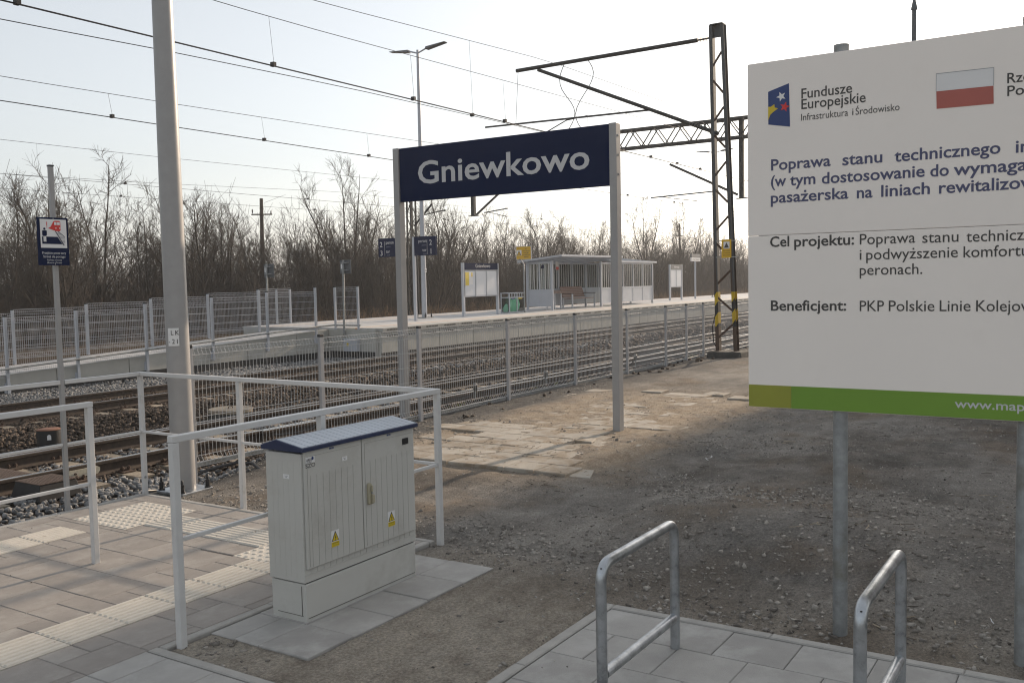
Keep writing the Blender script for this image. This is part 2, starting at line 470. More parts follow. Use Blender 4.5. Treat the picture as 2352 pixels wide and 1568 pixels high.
def ground_mat():
    m = bpy.data.materials.new('bare_soil'); m.use_nodes = True
    nt = m.node_tree; b = nt.nodes['Principled BSDF']
    b.inputs['Roughness'].default_value = .95
    b.inputs['Specular IOR Level'].default_value = .2
    g = node(nt, 'ShaderNodeNewGeometry'); P = g.outputs['Position']
    def nz(sc, det=6, ro=.6, off=0):
        n = node(nt, 'ShaderNodeTexNoise'); n.inputs['Scale'].default_value = sc; n.inputs['Detail'].default_value = det; n.inputs['Roughness'].default_value = ro
        if off:
            a = node(nt, 'ShaderNodeVectorMath', operation='ADD'); a.inputs[1].default_value = (off, off*.7, 0)
            nt.links.new(P, a.inputs[0]); nt.links.new(a.outputs[0], n.inputs['Vector'])
        else: nt.links.new(P, n.inputs['Vector'])
        return n.outputs['Fac']
    def ramp(f, stops):
        r = node(nt, 'ShaderNodeValToRGB')
        e = r.color_ramp.elements
        e[0].position, e[0].color = stops[0][0], (*stops[0][1], 1)
        e[1].position, e[1].color = stops[-1][0], (*stops[-1][1], 1)
        for p, c in stops[1:-1]:
            x = e.new(p); x.color = (*c, 1)
        nt.links.new(f, r.inputs[0]); return r.outputs[0]
    def mix(f, a, bb):
        x = node(nt, 'ShaderNodeMix', data_type='RGBA'); nt.links.new(f, x.inputs[0]); nt.links.new(a, x.inputs[6]); nt.links.new(bb, x.inputs[7]); return x.outputs[2]
    soil = ramp(nz(1.6, 12, .76), [(.3, (.165, .15, .134)), (.43, (.25, .231, .209)), (.56, (.315, .294, .268)), (.72, (.40, .376, .345))])
    red = ramp(nz(2.6, 8, .7, 4), [(.35, (.15, .118, .09)), (.7, (.31, .25, .19))])
    mask = ramp(nz(.75, 6, .6, 11), [(.5, (0, 0, 0)), (.62, (.75, .75, .75))])
    c = mix(mask, soil, red)
    grey = ramp(nz(14, 6, .75, 2), [(.32, (.11, .104, .097)), (.55, (.21, .2, .186)), (.75, (.38, .362, .335))])
    gm = ramp(nz(.9, 7, .65, 23), [(.48, (0, 0, 0)), (.63, (.85, .85, .85))])
    c = mix(gm, c, grey)
    # sandy made ground by the cabinet
    sx = node(nt, 'ShaderNodeSeparateXYZ'); nt.links.new(P, sx.inputs[0])
    mr = node(nt, 'ShaderNodeMapRange'); mr.inputs['From Min'].default_value = 5.6; mr.inputs['From Max'].default_value = 4.6
    nt.links.new(sx.outputs[0], mr.inputs['Value'])
    sand = ramp(nz(6, 9, .72, 7), [(.3, (.30, .26, .215)), (.5, (.43, .385, .325)), (.72, (.52, .47, .41))])
    c = mix(mr.outputs[0], c, sand)
    # damp and dry ground
    damp = ramp(nz(.42, 7, .66, 61), [(.36, (.60, .565, .53)), (.5, (.95, .94, .93)), (.62, (1.12, 1.11, 1.10))])
    md = node(nt, 'ShaderNodeMix', data_type='RGBA', blend_type='MULTIPLY'); md.inputs[0].default_value = 1
    nt.links.new(c, md.inputs[6]); nt.links.new(damp, md.inputs[7]); c = md.outputs[2]
    # dusty sand around the old slabs
    def rng01(sock, a, b_):
        q = node(nt, 'ShaderNodeMapRange', interpolation_type='SMOOTHSTEP'); q.inputs['From Min'].default_value = a; q.inputs['From Max'].default_value = b_
        nt.links.new(sock, q.inputs['Value']); return q.outputs[0]
    def mul(a, b_):
        q = node(nt, 'ShaderNodeMath', operation='MULTIPLY'); nt.links.new(a, q.inputs[0]); nt.links.new(b_, q.inputs[1]); return q.outputs[0]
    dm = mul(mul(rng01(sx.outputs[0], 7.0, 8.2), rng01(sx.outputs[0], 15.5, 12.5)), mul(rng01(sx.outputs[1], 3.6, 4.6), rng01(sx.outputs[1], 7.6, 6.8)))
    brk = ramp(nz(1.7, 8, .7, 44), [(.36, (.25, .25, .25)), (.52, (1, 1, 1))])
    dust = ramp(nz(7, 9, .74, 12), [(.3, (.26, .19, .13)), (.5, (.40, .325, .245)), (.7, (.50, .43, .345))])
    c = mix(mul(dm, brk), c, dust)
    # wheel marks across the open soil
    mp = node(nt, 'ShaderNodeMapping'); mp.inputs['Rotation'].default_value = (0, 0, R(70)); mp.inputs['Scale'].default_value = (.6, 7, 1)
    nt.links.new(P, mp.inputs['Vector'])
    sn = node(nt, 'ShaderNodeTexNoise'); sn.inputs['Scale'].default_value = 1; sn.inputs['Detail'].default_value = 5; nt.links.new(mp.outputs[0], sn.inputs['Vector'])
    st = ramp(sn.outputs['Fac'], [(.34, (.72, .70, .68)), (.5, (1, 1, 1)), (.66, (1.18, 1.17, 1.15))])
    mm = node(nt, 'ShaderNodeMix', data_type='RGBA', blend_type='MULTIPLY'); mm.inputs[0].default_value = .35
    nt.links.new(c, mm.inputs[6]); nt.links.new(st, mm.inputs[7]); c = mm.outputs[2]
    # grey cinders along the fence
    cm_ = node(nt, 'ShaderNodeMapRange'); cm_.inputs['From Min'].default_value = 6.7; cm_.inputs['From Max'].default_value = 7.5
    wob = node(nt, 'ShaderNodeMath', operation='MULTIPLY_ADD'); wob.inputs[1].default_value = 2.2; nt.links.new(nz(.8, 5, .6, 31), wob.inputs[0]); nt.links.new(sx.outputs[1], wob.inputs[2])
    wo2 = node(nt, 'ShaderNodeMath', operation='SUBTRACT'); wo2.inputs[1].default_value = 1.1; nt.links.new(wob.outputs[0], wo2.inputs[0])
    nt.links.new(wo2.outputs[0], cm_.inputs['Value'])
    cinder = ramp(nz(16, 8, .78, 6), [(.3, (.06, .056, .052)), (.52, (.125, .119, .112)), (.75, (.25, .24, .225))])
    c = mix(cm_.outputs[0], c, cinder)
    # oily ballast bed along the rails
    mb = node(nt, 'ShaderNodeMapRange'); mb.inputs['From Min'].default_value = 8.3; mb.inputs['From Max'].default_value = 9.2
    nt.links.new(sx.outputs[1], mb.inputs['Value'])
    bed = ramp(nz(9, 8, .75, 3), [(.3, (.022, .017, .013)), (.55, (.058, .045, .036)), (.75, (.115, .098, .084))])
    c = mix(mb.outputs[0], c, bed)
    mf = node(nt, 'ShaderNodeMapRange'); mf.inputs['From Min'].default_value = 28; mf.inputs['From Max'].default_value = 30
    nt.links.new(sx.outputs[1], mf.inputs['Value'])
    field = ramp(nz(.5, 6, .6, 5), [(.3, (.06, .043, .03)), (.7, (.115, .085, .05))])
    c = mix(mf.outputs[0], c, field)
    speck = ramp(nz(55, 5, .85, 1), [(.3, (.42, .41, .40)), (.5, (1, 1, 1)), (.68, (1.75, 1.72, 1.66))])
    mu = node(nt, 'ShaderNodeMix', data_type='RGBA', blend_type='MULTIPLY'); mu.inputs[0].default_value = .8
    nt.links.new(c, mu.inputs[6]); nt.links.new(speck, mu.inputs[7])
    nt.links.new(mu.outputs[2], b.inputs['Base Color'])
    bp = node(nt, 'ShaderNodeBump'); bp.inputs['Strength'].default_value = .9; bp.inputs['Distance'].default_value = .05
    ma = node(nt, 'ShaderNodeMath', operation='ADD'); nt.links.new(nz(24, 8, .72), ma.inputs[0]); nt.links.new(nz(85, 4, .7, 9), ma.inputs[1])
    nt.links.new(ma.outputs[0], bp.inputs['Height']); nt.links.new(bp.outputs[0], b.inputs['Normal'])
    return m
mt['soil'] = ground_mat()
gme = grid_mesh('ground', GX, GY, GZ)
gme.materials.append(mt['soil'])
go = bpy.data.objects.new('ground', gme); COL.objects.link(go)
go['kind'] = 'structure'; go['label'] = 'bare trampled soil and rubble beside the railway'

# ------------------------------------------------------------------ paving
_slabs = {}
def slab_mesh(w, d, h, mat, ch=.004):
    k = (round(w, 3), round(d, 3), round(h, 3), mat.name)
    if k in _slabs: return _slabs[k]
    x, y = w/2, d/2
    b = MB()
    n = [(-x, -y), (x, -y), (x, y), (-x, y)]
    b.v = [(p[0], p[1], -h) for p in n]+[(p[0], p[1], -ch) for p in n]+[(p[0]-math.copysign(ch, p[0]), p[1]-math.copysign(ch, p[1]), 0) for p in n]
    b.f = [(0, 3, 2, 1), (8, 9, 10, 11)]
    for i in range(4):
        j = (i+1) % 4
        b.f += [(i, j, 4+j, 4+i), (4+i, 4+j, 8+j, 8+i)]
    me = mesh_of('slab', b); me.materials.append(mat)
    _slabs[k] = me
    return me

def subtract(rects, cut):
    out = []
    for a in rects:
        x0, x1, y0, y1 = a; u0, u1, v0, v1 = cut
        if u1 <= x0 or u0 >= x1 or v1 <= y0 or v0 >= y1:
            out.append(a); continue
        if u0 > x0: out.append((x0, u0, y0, y1))
        if u1 < x1: out.append((u1, x1, y0, y1))
        m0, m1 = max(x0, u0), min(x1, u1)
        if v0 > y0: out.append((m0, m1, y0, v0))
        if v1 < y1: out.append((m0, m1, v1, y1))
    return out

def place_slab(parent, r, mat, z=0, h=.05, gap=.003, name='slab', jit=.0012):
    x0, x1, y0, y1 = r
    if x1-x0 < .03 or y1-y0 < .03: return
    me = slab_mesh(x1-x0-gap, y1-y0-gap, h, mat)
    return inst(name, me, ((x0+x1)/2, (y0+y1)/2, z+random.uniform(-jit, jit)), parent, (random.uniform(-.003, .003), random.uniform(-.003, .003), 0))

pav = T('crossing_pavement', 'grey concrete slab pavement with raised white tactile strips', None, (2, 5, 0), kind='structure')
TX0 = 2.82
tact = []      # (rect, kind)
rib_y = (4.595, 4.94); rib_u = (6.63, 6.975)
for k in range(-7, 5):
    a = TX0+.3455*k; b = a+.3455
    if a > 4.33: break
    tact.append(((a, min(b, 4.36), *rib_y), 'x'))
for k in range(-7, 6):
    a = 3.899+.3455*(k-1); b = a+.3455
    if b > 4.44: break
    tact.append(((a, b, *rib_u), 'x'))
for i in range(2):
    for j in range(2):
        tact.append(((4.36+.345*i, 4.705+.345*i, 4.425+.345*j, 4.77+.345*j), 'd'))
        tact.append(((4.436+.345*i, 4.781+.345*i, 6.43+.345*j, 6.775+.345*j), 'd'))
yy = 5.115
while yy < 6.42:
    tact.append(((4.60, 4.945, yy, min(yy+.329, 6.43)), 'y')); yy += .329

def tactile_mesh(w, d, kind):
    k = (round(w, 3), round(d, 3), kind)
    if k in _slabs: return _slabs[k]
    b = MB(); b.box(-w/2+.002, w/2-.002, -d/2+.002, d/2-.002, -.05, 0)
    if kind in 'xy':
        n = 7
        L, W = (w, d) if kind == 'x' else (d, w)
        for i in range(n):
            c = -W/2+W*(i+.5)/n
            hw, tw, h, l = .0165, .0115, .0065, L/2-.006
            p = [(-l, c-hw, 0), (l, c-hw, 0), (l, c+hw, 0), (-l, c+hw, 0), (-l+.006, c-tw, h), (l-.006, c-tw, h), (l-.006, c+tw, h), (-l+.006, c+tw, h)]
            if kind == 'y': p = [(-q[1], q[0], q[2]) for q in p]
            b.quadbox(p)
    else:
        n = 5
        for i in range(n):
            for j in range(n):
                cx = -w/2+w*(i+.5)/n; cy = -d/2+d*(j+.5)/n
                b.lathe((cx, cy, 0), [(.0175, -.001), (.0155, .0035), (.010, .006), (.004, .0068)], 10)
    me = mesh_of('tactile_tile', b); me.materials.append(mt['tactile'])
    _slabs[k] = me
    return me
for r, kd in tact:
    x0, x1, y0, y1 = r
    inst('tactile_tile', tactile_mesh(x1-x0, y1-y0, kd), ((x0+x1)/2, (y0+y1)/2, random.uniform(.001, .003)), pav)

def pave(parent, cols, y0, y1, off, mat, clip, cuts=()):
    for ci, (a, b) in enumerate(cols):
        o = off+(.175 if ci % 2 else 0)
        ylist = []
        y = o-.35*40
        while y < y1:
            lo, hi = max(y, y0), min(y+.35, y1)
            if hi-lo > .02:
                rr = [(max(a, clip[0]), min(b, clip[1]), lo, hi)]
                if rr[0][1]-rr[0][0] > .02:
                    for c in cuts: rr = subtract(rr, c)
                    for r in rr: place_slab(parent, r, mat)
            y += .35
colsA = [(3.33+.35*k, 3.68+.35*k) for k in range(-9, 7)]
cutsA = [r for r, _ in tact]
pave(pav, colsA, 4.165, 7.365, 4.59, mt['slab'], (.2, 5.285), cutsA)
pave(pav, [c for c in colsA if c[0] < 2.98], 1.4, 4.165, 4.165, mt['slab_grey'], (.2, 2.965))
def kerb_run(parent, a, b, axis_, c0, c1, z=.004, h=.2, step=1.0):
    n = max(1, int(math.ceil((b-a)/step)))
    for i in range(n):
        s, e = a+(b-a)*i/n, a+(b-a)*(i+1)/n
        r = (s, e, c0, c1) if axis_ == 'x' else (c0, c1, s, e)
        me = slab_mesh(r[1]-r[0]-.003, r[3]-r[2]-.001, h, mt['kerb'], .006)
        inst('kerb_stone', me, ((r[0]+r[1])/2, (r[2]+r[3])/2, z+random.uniform(-.002, .002)), parent)
kerb_run(pav, .2, 5.35, 'x', 7.37, 7.43)
kerb_run(pav, 4.10, 7.365, 'y', 5.29, 5.345)
kerb_run(pav, 3.035, 5.285, 'x', 4.10, 4.16)
kerb_run(pav, 1.4, 4.16, 'y', 2.97, 3.03)

rp = T('rack_pavement', 'grey slab pavement with kerb under the bicycle stands', None, (3.5, 1, 0), kind='structure')
colsB = [(4.35-.36*(k+1)+.36, 4.35-.36*k+.36) for k in range(0, 8)]
for ci, (a, b) in enumerate(colsB):
    o = 2.355-(.19 if ci % 2 else 0)
    y = o+.36*1
    while y > -2.2:
        lo, hi = y-.36, min(y, 2.355)
        if hi-lo > .02: place_slab(rp, (a, min(b, 4.695), lo, hi), mt['slab_grey'])
        y -= .36
kerb_run(rp, -2.2, 2.36, 'y', 4.70, 4.765)
kerb_run(rp, 1.8, 4.765, 'x', 2.362, 2.425)

cp = T('cabinet_pad', 'square concrete slabs laid under the grey utility cabinet', None, (4.1, 3.7, 0), kind='structure')
xs = [3.315, 3.665, 4.0, 4.315, 4.67, 5.02]
for i in range(5):
    for (a, b) in ((3.37, 3.72), (3.722, 4.09)):
        if i == 0 and b > 4:
            place_slab(cp, (xs[0], xs[1], 3.722, 3.91), mt['slab_grey'], z=-.004); place_slab(cp, (xs[0], xs[1], 3.91, 4.09), mt['slab_grey'], z=-.006)
        else: place_slab(cp, (xs[i], xs[i+1], a, b), mt['slab_grey'], z=-.004, jit=.003)

old = T('old_pavement', 'worn sunlit concrete slabs half buried in soil around the station sign', None, (9, 5.5, 0), kind='structure')
me_old = slab_mesh(.343, .343, .06, mt['old_slab'], .008)
for i in range(19):
    for j in range(8):
        x = 7.87+.35*i; y = 4.50+.35*j
        if j == 0 and i in (2, 3, 5, 6, 7, 9, 11): continue
        if random.random() < (.12 if i > 6 else .02)+(.3 if j > 5 else 0)+.02*i: continue
        if j == 0 and i == 0: pass
        ob = inst('slab', me_old, (x+random.uniform(-.004, .004), y+random.uniform(-.004, .004)+(.17 if i % 2 else 0), .034+random.uniform(-.004, .004)), old,
                  (random.uniform(-.006, .006), random.uniform(-.006, .006), random.uniform(-.01, .01)))
inst('slab', me_old, (7.92, 4.27, .004), old, (.06, -.05, .35), (.9, .6, 1))
inst('slab', me_old, (9.4, 5.0, .052), old, (.08, .05, .3), (1, .55, 1))

# ------------------------------------------------------------------ scattered stones
def ico():
    t = (1+5**.5)/2
    v = np.array([(-1, t, 0), (1, t, 0), (-1, -t, 0), (1, -t, 0), (0, -1, t), (0, 1, t), (0, -1, -t), (0, 1, -t), (t, 0, -1), (t, 0, 1), (-t, 0, -1), (-t, 0, 1)], float)
    v /= np.linalg.norm(v[0])
    f = np.array([(0, 11, 5), (0, 5, 1), (0, 1, 7), (0, 7, 10), (0, 10, 11), (1, 5, 9), (5, 11, 4), (11, 10, 2), (10, 7, 6), (7, 1, 8), (3, 9, 4), (3, 4, 2), (3, 2, 6), (3, 6, 8), (3, 8, 9), (4, 9, 5), (2, 4, 11), (6, 2, 10), (8, 6, 7), (9, 8, 1)])
    return v, f
IV, IF = ico()
CV = np.array([(-1, -1, -1), (1, -1, -1), (1, 1, -1), (-1, 1, -1), (-1, -1, 1), (1, -1, 1), (1, 1, 1), (-1, 1, 1)], float)*.72
CF = np.array([(0, 2, 1), (0, 3, 2), (4, 5, 6), (4, 6, 7), (0, 1, 5), (0, 5, 4), (1, 2, 6), (1, 6, 5), (2, 3, 7), (2, 7, 6), (3, 0, 4), (3, 4, 7)])
def rotmats(n, g, flat=1.0):
    q = g.normal(size=(n, 4)); q /= np.linalg.norm(q, axis=1)[:, None]
    w_, x, y, z = q.T
    return np.stack([1-2*(y*y+z*z), 2*(x*y-z*w_), 2*(x*z+y*w_), 2*(x*y+z*w_), 1-2*(x*x+z*z), 2*(y*z-x*w_), 2*(x*z-y*w_), 2*(y*z+x*w_), 1-2*(x*x+y*y)], -1).reshape(n, 3, 3)
def tri_mesh(name, co, tri, mat, tint=None):
    me = bpy.data.meshes.new(name)
    me.vertices.add(len(co)); me.vertices.foreach_set('co', co.astype(np.float32).ravel())
    k = tri.shape[1]
    me.loops.add(tri.size); me.loops.foreach_set('vertex_index', tri.ravel().astype(np.int32))
    me.polygons.add(len(tri)); me.polygons.foreach_set('loop_start', np.arange(0, tri.size, k, dtype=np.int32))
    if tint is not None:
        a = me.attributes.new('tint', 'FLOAT', 'POINT'); a.data.foreach_set('value', tint.astype(np.float32))
    me.update(calc_edges=True)
    me.materials.append(mat)
    return me
def stones(name, pos, size, mat, label, g, squash=.62, angular=.38, chips=False):
    n = len(pos)
    BV, BF = (CV, CF) if chips else (IV, IF)
    nv = len(BV)
    base = BV[None]*(1+angular*(g.random((n, nv, 1))-.5)*2)
    if chips: base = base+.55*(g.random((n, nv, 3))-.5)
    sc = np.stack([.75+.5*g.random(n), .55+.4*g.random(n), squash*(.5+.5*g.random(n))], -1)
    v = base*sc[:, None, :]
    tilt = rotmats(n, g)
    # keep stones lying mostly flat: blend a yaw with the random tilt
    yaw = g.random(n)*6.283
    c, s = np.cos(yaw), np.sin(yaw)
    flat = g.random(n) < .6
    Rm = np.zeros((n, 3, 3)); Rm[:, 0, 0] = c; Rm[:, 0, 1] = -s; Rm[:, 1, 0] = s; Rm[:, 1, 1] = c; Rm[:, 2, 2] = 1
    Rm[~flat] = tilt[~flat]
    v = np.einsum('nij,nkj->nki', Rm, v)*size[:, None, None]+pos[:, None, :]
    tri = BF[None]+(np.arange(n)*nv)[:, None, None]
    me = tri_mesh(name, v.reshape(-1, 3), tri.reshape(-1, 3), mat, np.repeat(g.random(n), nv))
    ob = bpy.data.objects.new(name, me); COL.objects.link(ob)
    return _props(ob, label, None, None, 'stuff')
mt['ballast_grey'] = attr_mat('fresh_grey_ballast', (.085, .086, .089), (.275, .273, .27))
mt['ballast_brown'] = attr_mat('rust_stained_ballast', (.028, .020, .015), (.135, .102, .078))
mt['gravel'] = attr_mat('rubble_stones', (.125, .11, .095), (.37, .34, .30))
mt['pebble'] = attr_mat('small_pebbles', (.07, .06, .05), (.5, .465, .415))

g = np.random.default_rng(21)
def inpave(x, y):
    return ((x < 5.36) & (y > 4.1) & (y < 7.44)) | ((x < 3.05) & (y <= 4.2)) | ((x < 4.78) & (y < 2.44)) | ((x > 3.3) & (x < 5.03) & (y > 3.36) & (y < 4.1))
# brown ballast between and beside the rails
def scatter(n, x0, x1, y0, y1, p=None):
    x = x0+(x1-x0)*g.random(n); y = y0+(y1-y0)*g.random(n)
    if p is not None:
        k = g.random(n) < p(x, y); x, y = x[k], y[k]
    return x, y
def zone_grey(x, y):
    a = (y > 17.95+.2*np.sin(x)).astype(float)
    b = sm((10.3+.5*np.sin(x*1.3)-y)/.7)*sm((8.5-x)/1.5)
    c = sm(1-np.abs(y-13.9-.02*x)/.55)*sm((x-16)/3)*sm((34-x)/4)*.9
    d = ((x > 5.5) & (x < 14) & (np.abs(y-11.2) < .55))*.55
    return np.clip(a+b+c+d, 0, 1)
bx, by, bs = [], [], []
for (n, x0, x1, s0, s1) in ((36000, 3.6, 14, .024, .040), (21000, 14, 26, .034, .052), (15000, 26, 48, .05, .075)):
    x, y = scatter(n, x0, x1, 7.45, 20.7, lambda x, y: np.where((y > 8.3+.3*fbm(x, y, .8, 3)-1.1*sm((6.3-x)/1.3)), 1.0, .06)*np.where((y > 18.55) & (x > 21.8), 0, 1)*np.where(x < 5.5, 1, np.where(y < 9.0, .45, 1)))
    bx.append(x); by.append(y); bs.append(s0+(s1-s0)*g.random(len(x)))
bx = np.concatenate(bx); by = np.concatenate(by); bs = np.concatenate(bs)
keep = ~inpave(bx, by)
bx, by, bs = bx[keep], by[keep], bs[keep]
bz = np.where(by < 9.2, ground_z(bx, by)+.01, -.43+.03*fbm(bx, by, 1.5, 3))+.012*g.random(len(bx))
bz = bz+.16*sm(1-np.abs(by-14.1)/1.2)*(bx < 60)+0
bz = bz-.05*sm(1-np.abs(by-16.85)/.5)
def on_sleeper(x, y):
    f1 = np.abs(((x-5.1)/.6+.5) % 1-.5)*.6; f2 = np.abs(((x-4.75)/.61+.5) % 1-.5)*.61
    return ((f1 < .12) & (np.abs(y-(16.72+.0095*x)) < 1.32)) | ((f2 < .12) & (np.abs(y-11.15) < 1.42))
keep = ~on_sleeper(bx, by)
bx, by, bs, bz = bx[keep], by[keep], bs[keep], bz[keep]
isg = g.random(len(bx)) < zone_grey(bx, by)
P3 = np.stack([bx, by, bz], -1)
stones('rust_stained_ballast', P3[~isg], bs[~isg], mt['ballast_brown'], 'rust brown ballast stones between the rails', g, .8, .35, True)
stones('fresh_ballast', P3[isg], bs[isg], mt['ballast_grey'], 'fresh grey ballast stones along the ramp wall and crossing', g, .8, .35, True)
# rubble on the soil
def rub(x, y):
    a = sm((fbm(x, y, .7, 4)+.02)/.3)
    near = np.exp(-((x-5.1-.12*np.sin(2.3*y))/.28)**2)*(y < 2.7)*1.1
    near = near+np.exp(-((x-5.55)/.45)**2-((y-3.3)/.9)**2)*1.2
    near = near+.6*np.exp(-((x-5.5)/.5)**2-((y-6)/1.5)**2)
    near = near+np.exp(-((x-7.4-.25*(y-1)-.3*np.sin(1.7*y))/.45)**2)*(y < 3.4)*1.1
    near = near+np.exp(-((x-6.2)/.5)**2)*(y < 2.6)*.45
    return np.clip((.16*a+near)*np.where((x < 5) & (y > 2.4) & (y < 3.4), .12, 1)+.9*np.exp(-((x-3.2)/.16)**2-((y-3.9)/.14)**2), 0, 1)
x, y = scatter(85000, 2.9, 12, -3, 8.0, rub)
k = ~inpave(x, y); x, y = x[k], y[k]
s = .0045+.019*g.random(len(x))**3.2
stones('loose_rubble', np.stack([x, y, ground_z(x, y)+s*.05], -1), s, mt['gravel'], 'loose stone rubble scattered over the soil', g, .6, .3, True)
x, y = scatter(70000, 2.9, 15, -3, 8.3, lambda x, y: np.clip(.12+.88*sm(fbm(x+40, y, 1.1, 4)/.3), 0, 1))
k = ~inpave(x, y) & ~((x > 7.7) & (y > 4.3) & (y < 7.4) & (g.random(len(x)) < .8)); x, y = x[k], y[k]
s = .0028+.008*g.random(len(x))**2.5
stones('fine_gravel', np.stack([x, y, ground_z(x, y)+s*.2], -1), s, mt['pebble'], 'fine gravel and crumbs strewn over the soil', g, .7, .3, True)
x, y = scatter(900, .8, 5.3, -1.5, 7.4, lambda x, y: .25+.75*sm(fbm(x, y+60, 1.4, 3)/.3))
k = inpave(x, y) & ~((x > 3.3) & (y > 2.45) & (y < 4.15)); x, y = x[k], y[k]
s = .0018+.0035*g.random(len(x))**2
stones('paving_grit', np.stack([x, y, .004+s*.2], -1), s, mt['pebble'], 'grit and soil crumbs lying on the paving slabs', g, .7, .3, True)
# twigs, straw and splinters
mt['straw'] = attr_mat('straw_and_twigs', (.035, .025, .018), (.40, .33, .24))
x, y = scatter(5200, 5.0, 16, -3, 8.0, lambda x, y: .04+.9*sm((fbm(x+7, y+3, 1.1, 4)-.06)/.25))
k = ~inpave(x, y); x, y = x[k], y[k]
n = len(x); ln = .012+.06*g.random(n)**3; a = g.random(n)*6.283; wd = .0015+.003*g.random(n)
dx = np.stack([np.cos(a)*ln, np.sin(a)*ln, (g.random(n)-.3)*.3*ln], -1); nx = np.stack([-np.sin(a)*wd, np.cos(a)*wd, 0*a], -1)
p = np.stack([x, y, ground_z(x, y)+.006], -1); p[:, 2] = np.maximum(p[:, 2], np.where((x > 7.7) & (y > 4.3) & (y < 7.4), .04, -1))
up3 = np.array([0, 0, .004])
v = np.stack([p-dx-nx, p-dx+nx, p+dx-nx, p+dx+nx, p-dx+up3, p+dx+up3], 1)
tri = np.array([(0, 2, 5), (0, 5, 4), (1, 4, 5), (1, 5, 3), (0, 4, 1), (2, 3, 5)])[None]+(np.arange(n)*6)[:, None, None]
me = tri_mesh('twigs_and_straw', v.reshape(-1, 3), tri.reshape(-1, 3), mt['straw'], np.repeat(g.random(n)**1.6, 6))
ob = bpy.data.objects.new('twigs_and_straw', me); COL.objects.link(ob); _props(ob, 'bits of straw and twig littering the soil', None, None, 'stuff')
# moss strip between fence and rail
n = 9000
x = 9.3+13*g.random(n); y = 8.75+.55*(g.random(n)-.5)+.12*np.sin(x*2)
k = fbm(x, y, 1.0, 3) > -.12; x, y = x[k], y[k]; n = len(x)
h = .02+.05*g.random(n); a = g.random(n)*6.283
p = np.stack([x, y, ground_z(x, y)-.005], -1)
v = np.stack([p+np.stack([np.cos(a)*.012, np.sin(a)*.012, 0*a], -1), p-np.stack([np.cos(a)*.012, np.sin(a)*.012, 0*a], -1), p+np.stack([(g.random(n)-.5)*.05, (g.random(n)-.5)*.05, h], -1)], 1)
mt['moss_blades'] = attr_mat('yellow_green_moss', (.07, .075, .012), (.26, .25, .05))
me = tri_mesh('moss_strip', v.reshape(-1, 3), (np.arange(n*3).reshape(-1, 3)), mt['moss_blades'], np.repeat(g.random(n), 3))
ob = bpy.data.objects.new('moss_strip', me); COL.objects.link(ob); _props(ob, 'yellow green moss and grass between fence and near rail', None, None, 'stuff')
# ------------------------------------------------------------------ tracks
RAIL_Z = -.24
PROF = [(-.07, -.172), (.07, -.172), (.07, -.162), (.012, -.14), (.008, -.125), (.008, -.052), (.034, -.038), (.036, -.008), (.028, 0), (-.028, 0), (-.036, -.008), (-.034, -.038), (-.008, -.052), (-.008, -.125), (-.012, -.14), (-.07, -.162)]
def rail(parent, pts, zt=RAIL_Z, shiny=True):
    xs = np.array([p[0] for p in pts]); ys = np.array([p[1] for p in pts])
    X = np.unique(np.concatenate([np.arange(xs[0], min(xs[-1], 40), .8), np.arange(40, xs[-1], 4), [xs[-1]]]))
    X = X[X <= xs[-1]]
    # smooth interpolation
    Y = np.interp(X, xs, ys)
    for _ in range(6): Y[1:-1] = .25*Y[:-2]+.5*Y[1:-1]+.25*Y[2:]
    b = MB(); n = len(PROF)
    for x, y in zip(X, Y): b.v += [(x, y+p[0], zt+p[1]) for p in PROF]
    for i in range(len(X)-1):
        for k in range(n):
            a = i*n+k; c = i*n+(k+1) % n
            b.f.append((a, a+n, c+n, c))
    b.f.append(tuple(range(n))); b.f.append(tuple(range((len(X)-1)*n, len(X)*n))[::-1])
    ro = add('rail', b, mt['rail_rust'], parent)
    if shiny:
        s = MB()
        for x, y in zip(X, Y): s.v += [(x, y-.030, zt-.003), (x, y-.024, zt+.0015), (x, y+.024, zt+.0015), (x, y+.030, zt-.003)]
        for i in range(len(X)-1):
            for k in range(3):
                a = i*4+k; s.f.append((a, a+4, a+5, a+1))
        add('running_surface', s, mt['rail_top'], ro)
    return lambda q: np.interp(q, X, Y)

def sleeper_mesh(L, W=.26, H=.2):
    b = MB()
    x, y = W/2, L/2
    b.quadbox([(-x-.02, -y, -H), (x+.02, -y, -H), (x+.02, y, -H), (-x-.02, y, -H), (-x+.02, -y, 0), (x-.02, -y, 0), (x-.02, y, 0), (-x+.02, y, 0)])
    m = mesh_of('sleeper', b); m.materials.append(mt['sleeper']); return m
def coil_mesh():
    b = MB()
    b.box(-.09, .09, -.17, .17, -.002, .016)
    for sy in (-1, 1):
        for sx in (-1, 1):
            pts = []
            for k in range(13):
                a = 2*math.pi*k/12*1.0
                pts.append((sx*.045+.012*(k/12-.5), sy*.115+.03*math.cos(a), .05+.034*math.sin(a)))
            b.tube(pts, .0085, 6)
            b.tube([(sx*.045, sy*.115, .01), (sx*.045, sy*.115, .04)], .012, 6)
    m = mesh_of('rail_fastening', b, smooth=False); m.materials.append(mt['rust']); return m
def bolt_mesh():
    b = MB()
    b.box(-.085, .085, -.2, .2, -.002, .018)
    for sy in (-1, 1):
        for sx in (-1, 1):
            b.tube([(sx*.045, sy*.125, .01), (sx*.045, sy*.125, .075)], .014, 6)
            b.tube([(sx*.045, sy*.125, .045), (sx*.045, sy*.125, .062)], .024, 6)
        b.box(-.03, .03, sy*.085-.04, sy*.085+.04, .02, .045)
    m = mesh_of('rail_fastening', b); m.materials.append(mt['rust']); return m
COIL, BOLT = coil_mesh(), bolt_mesh()

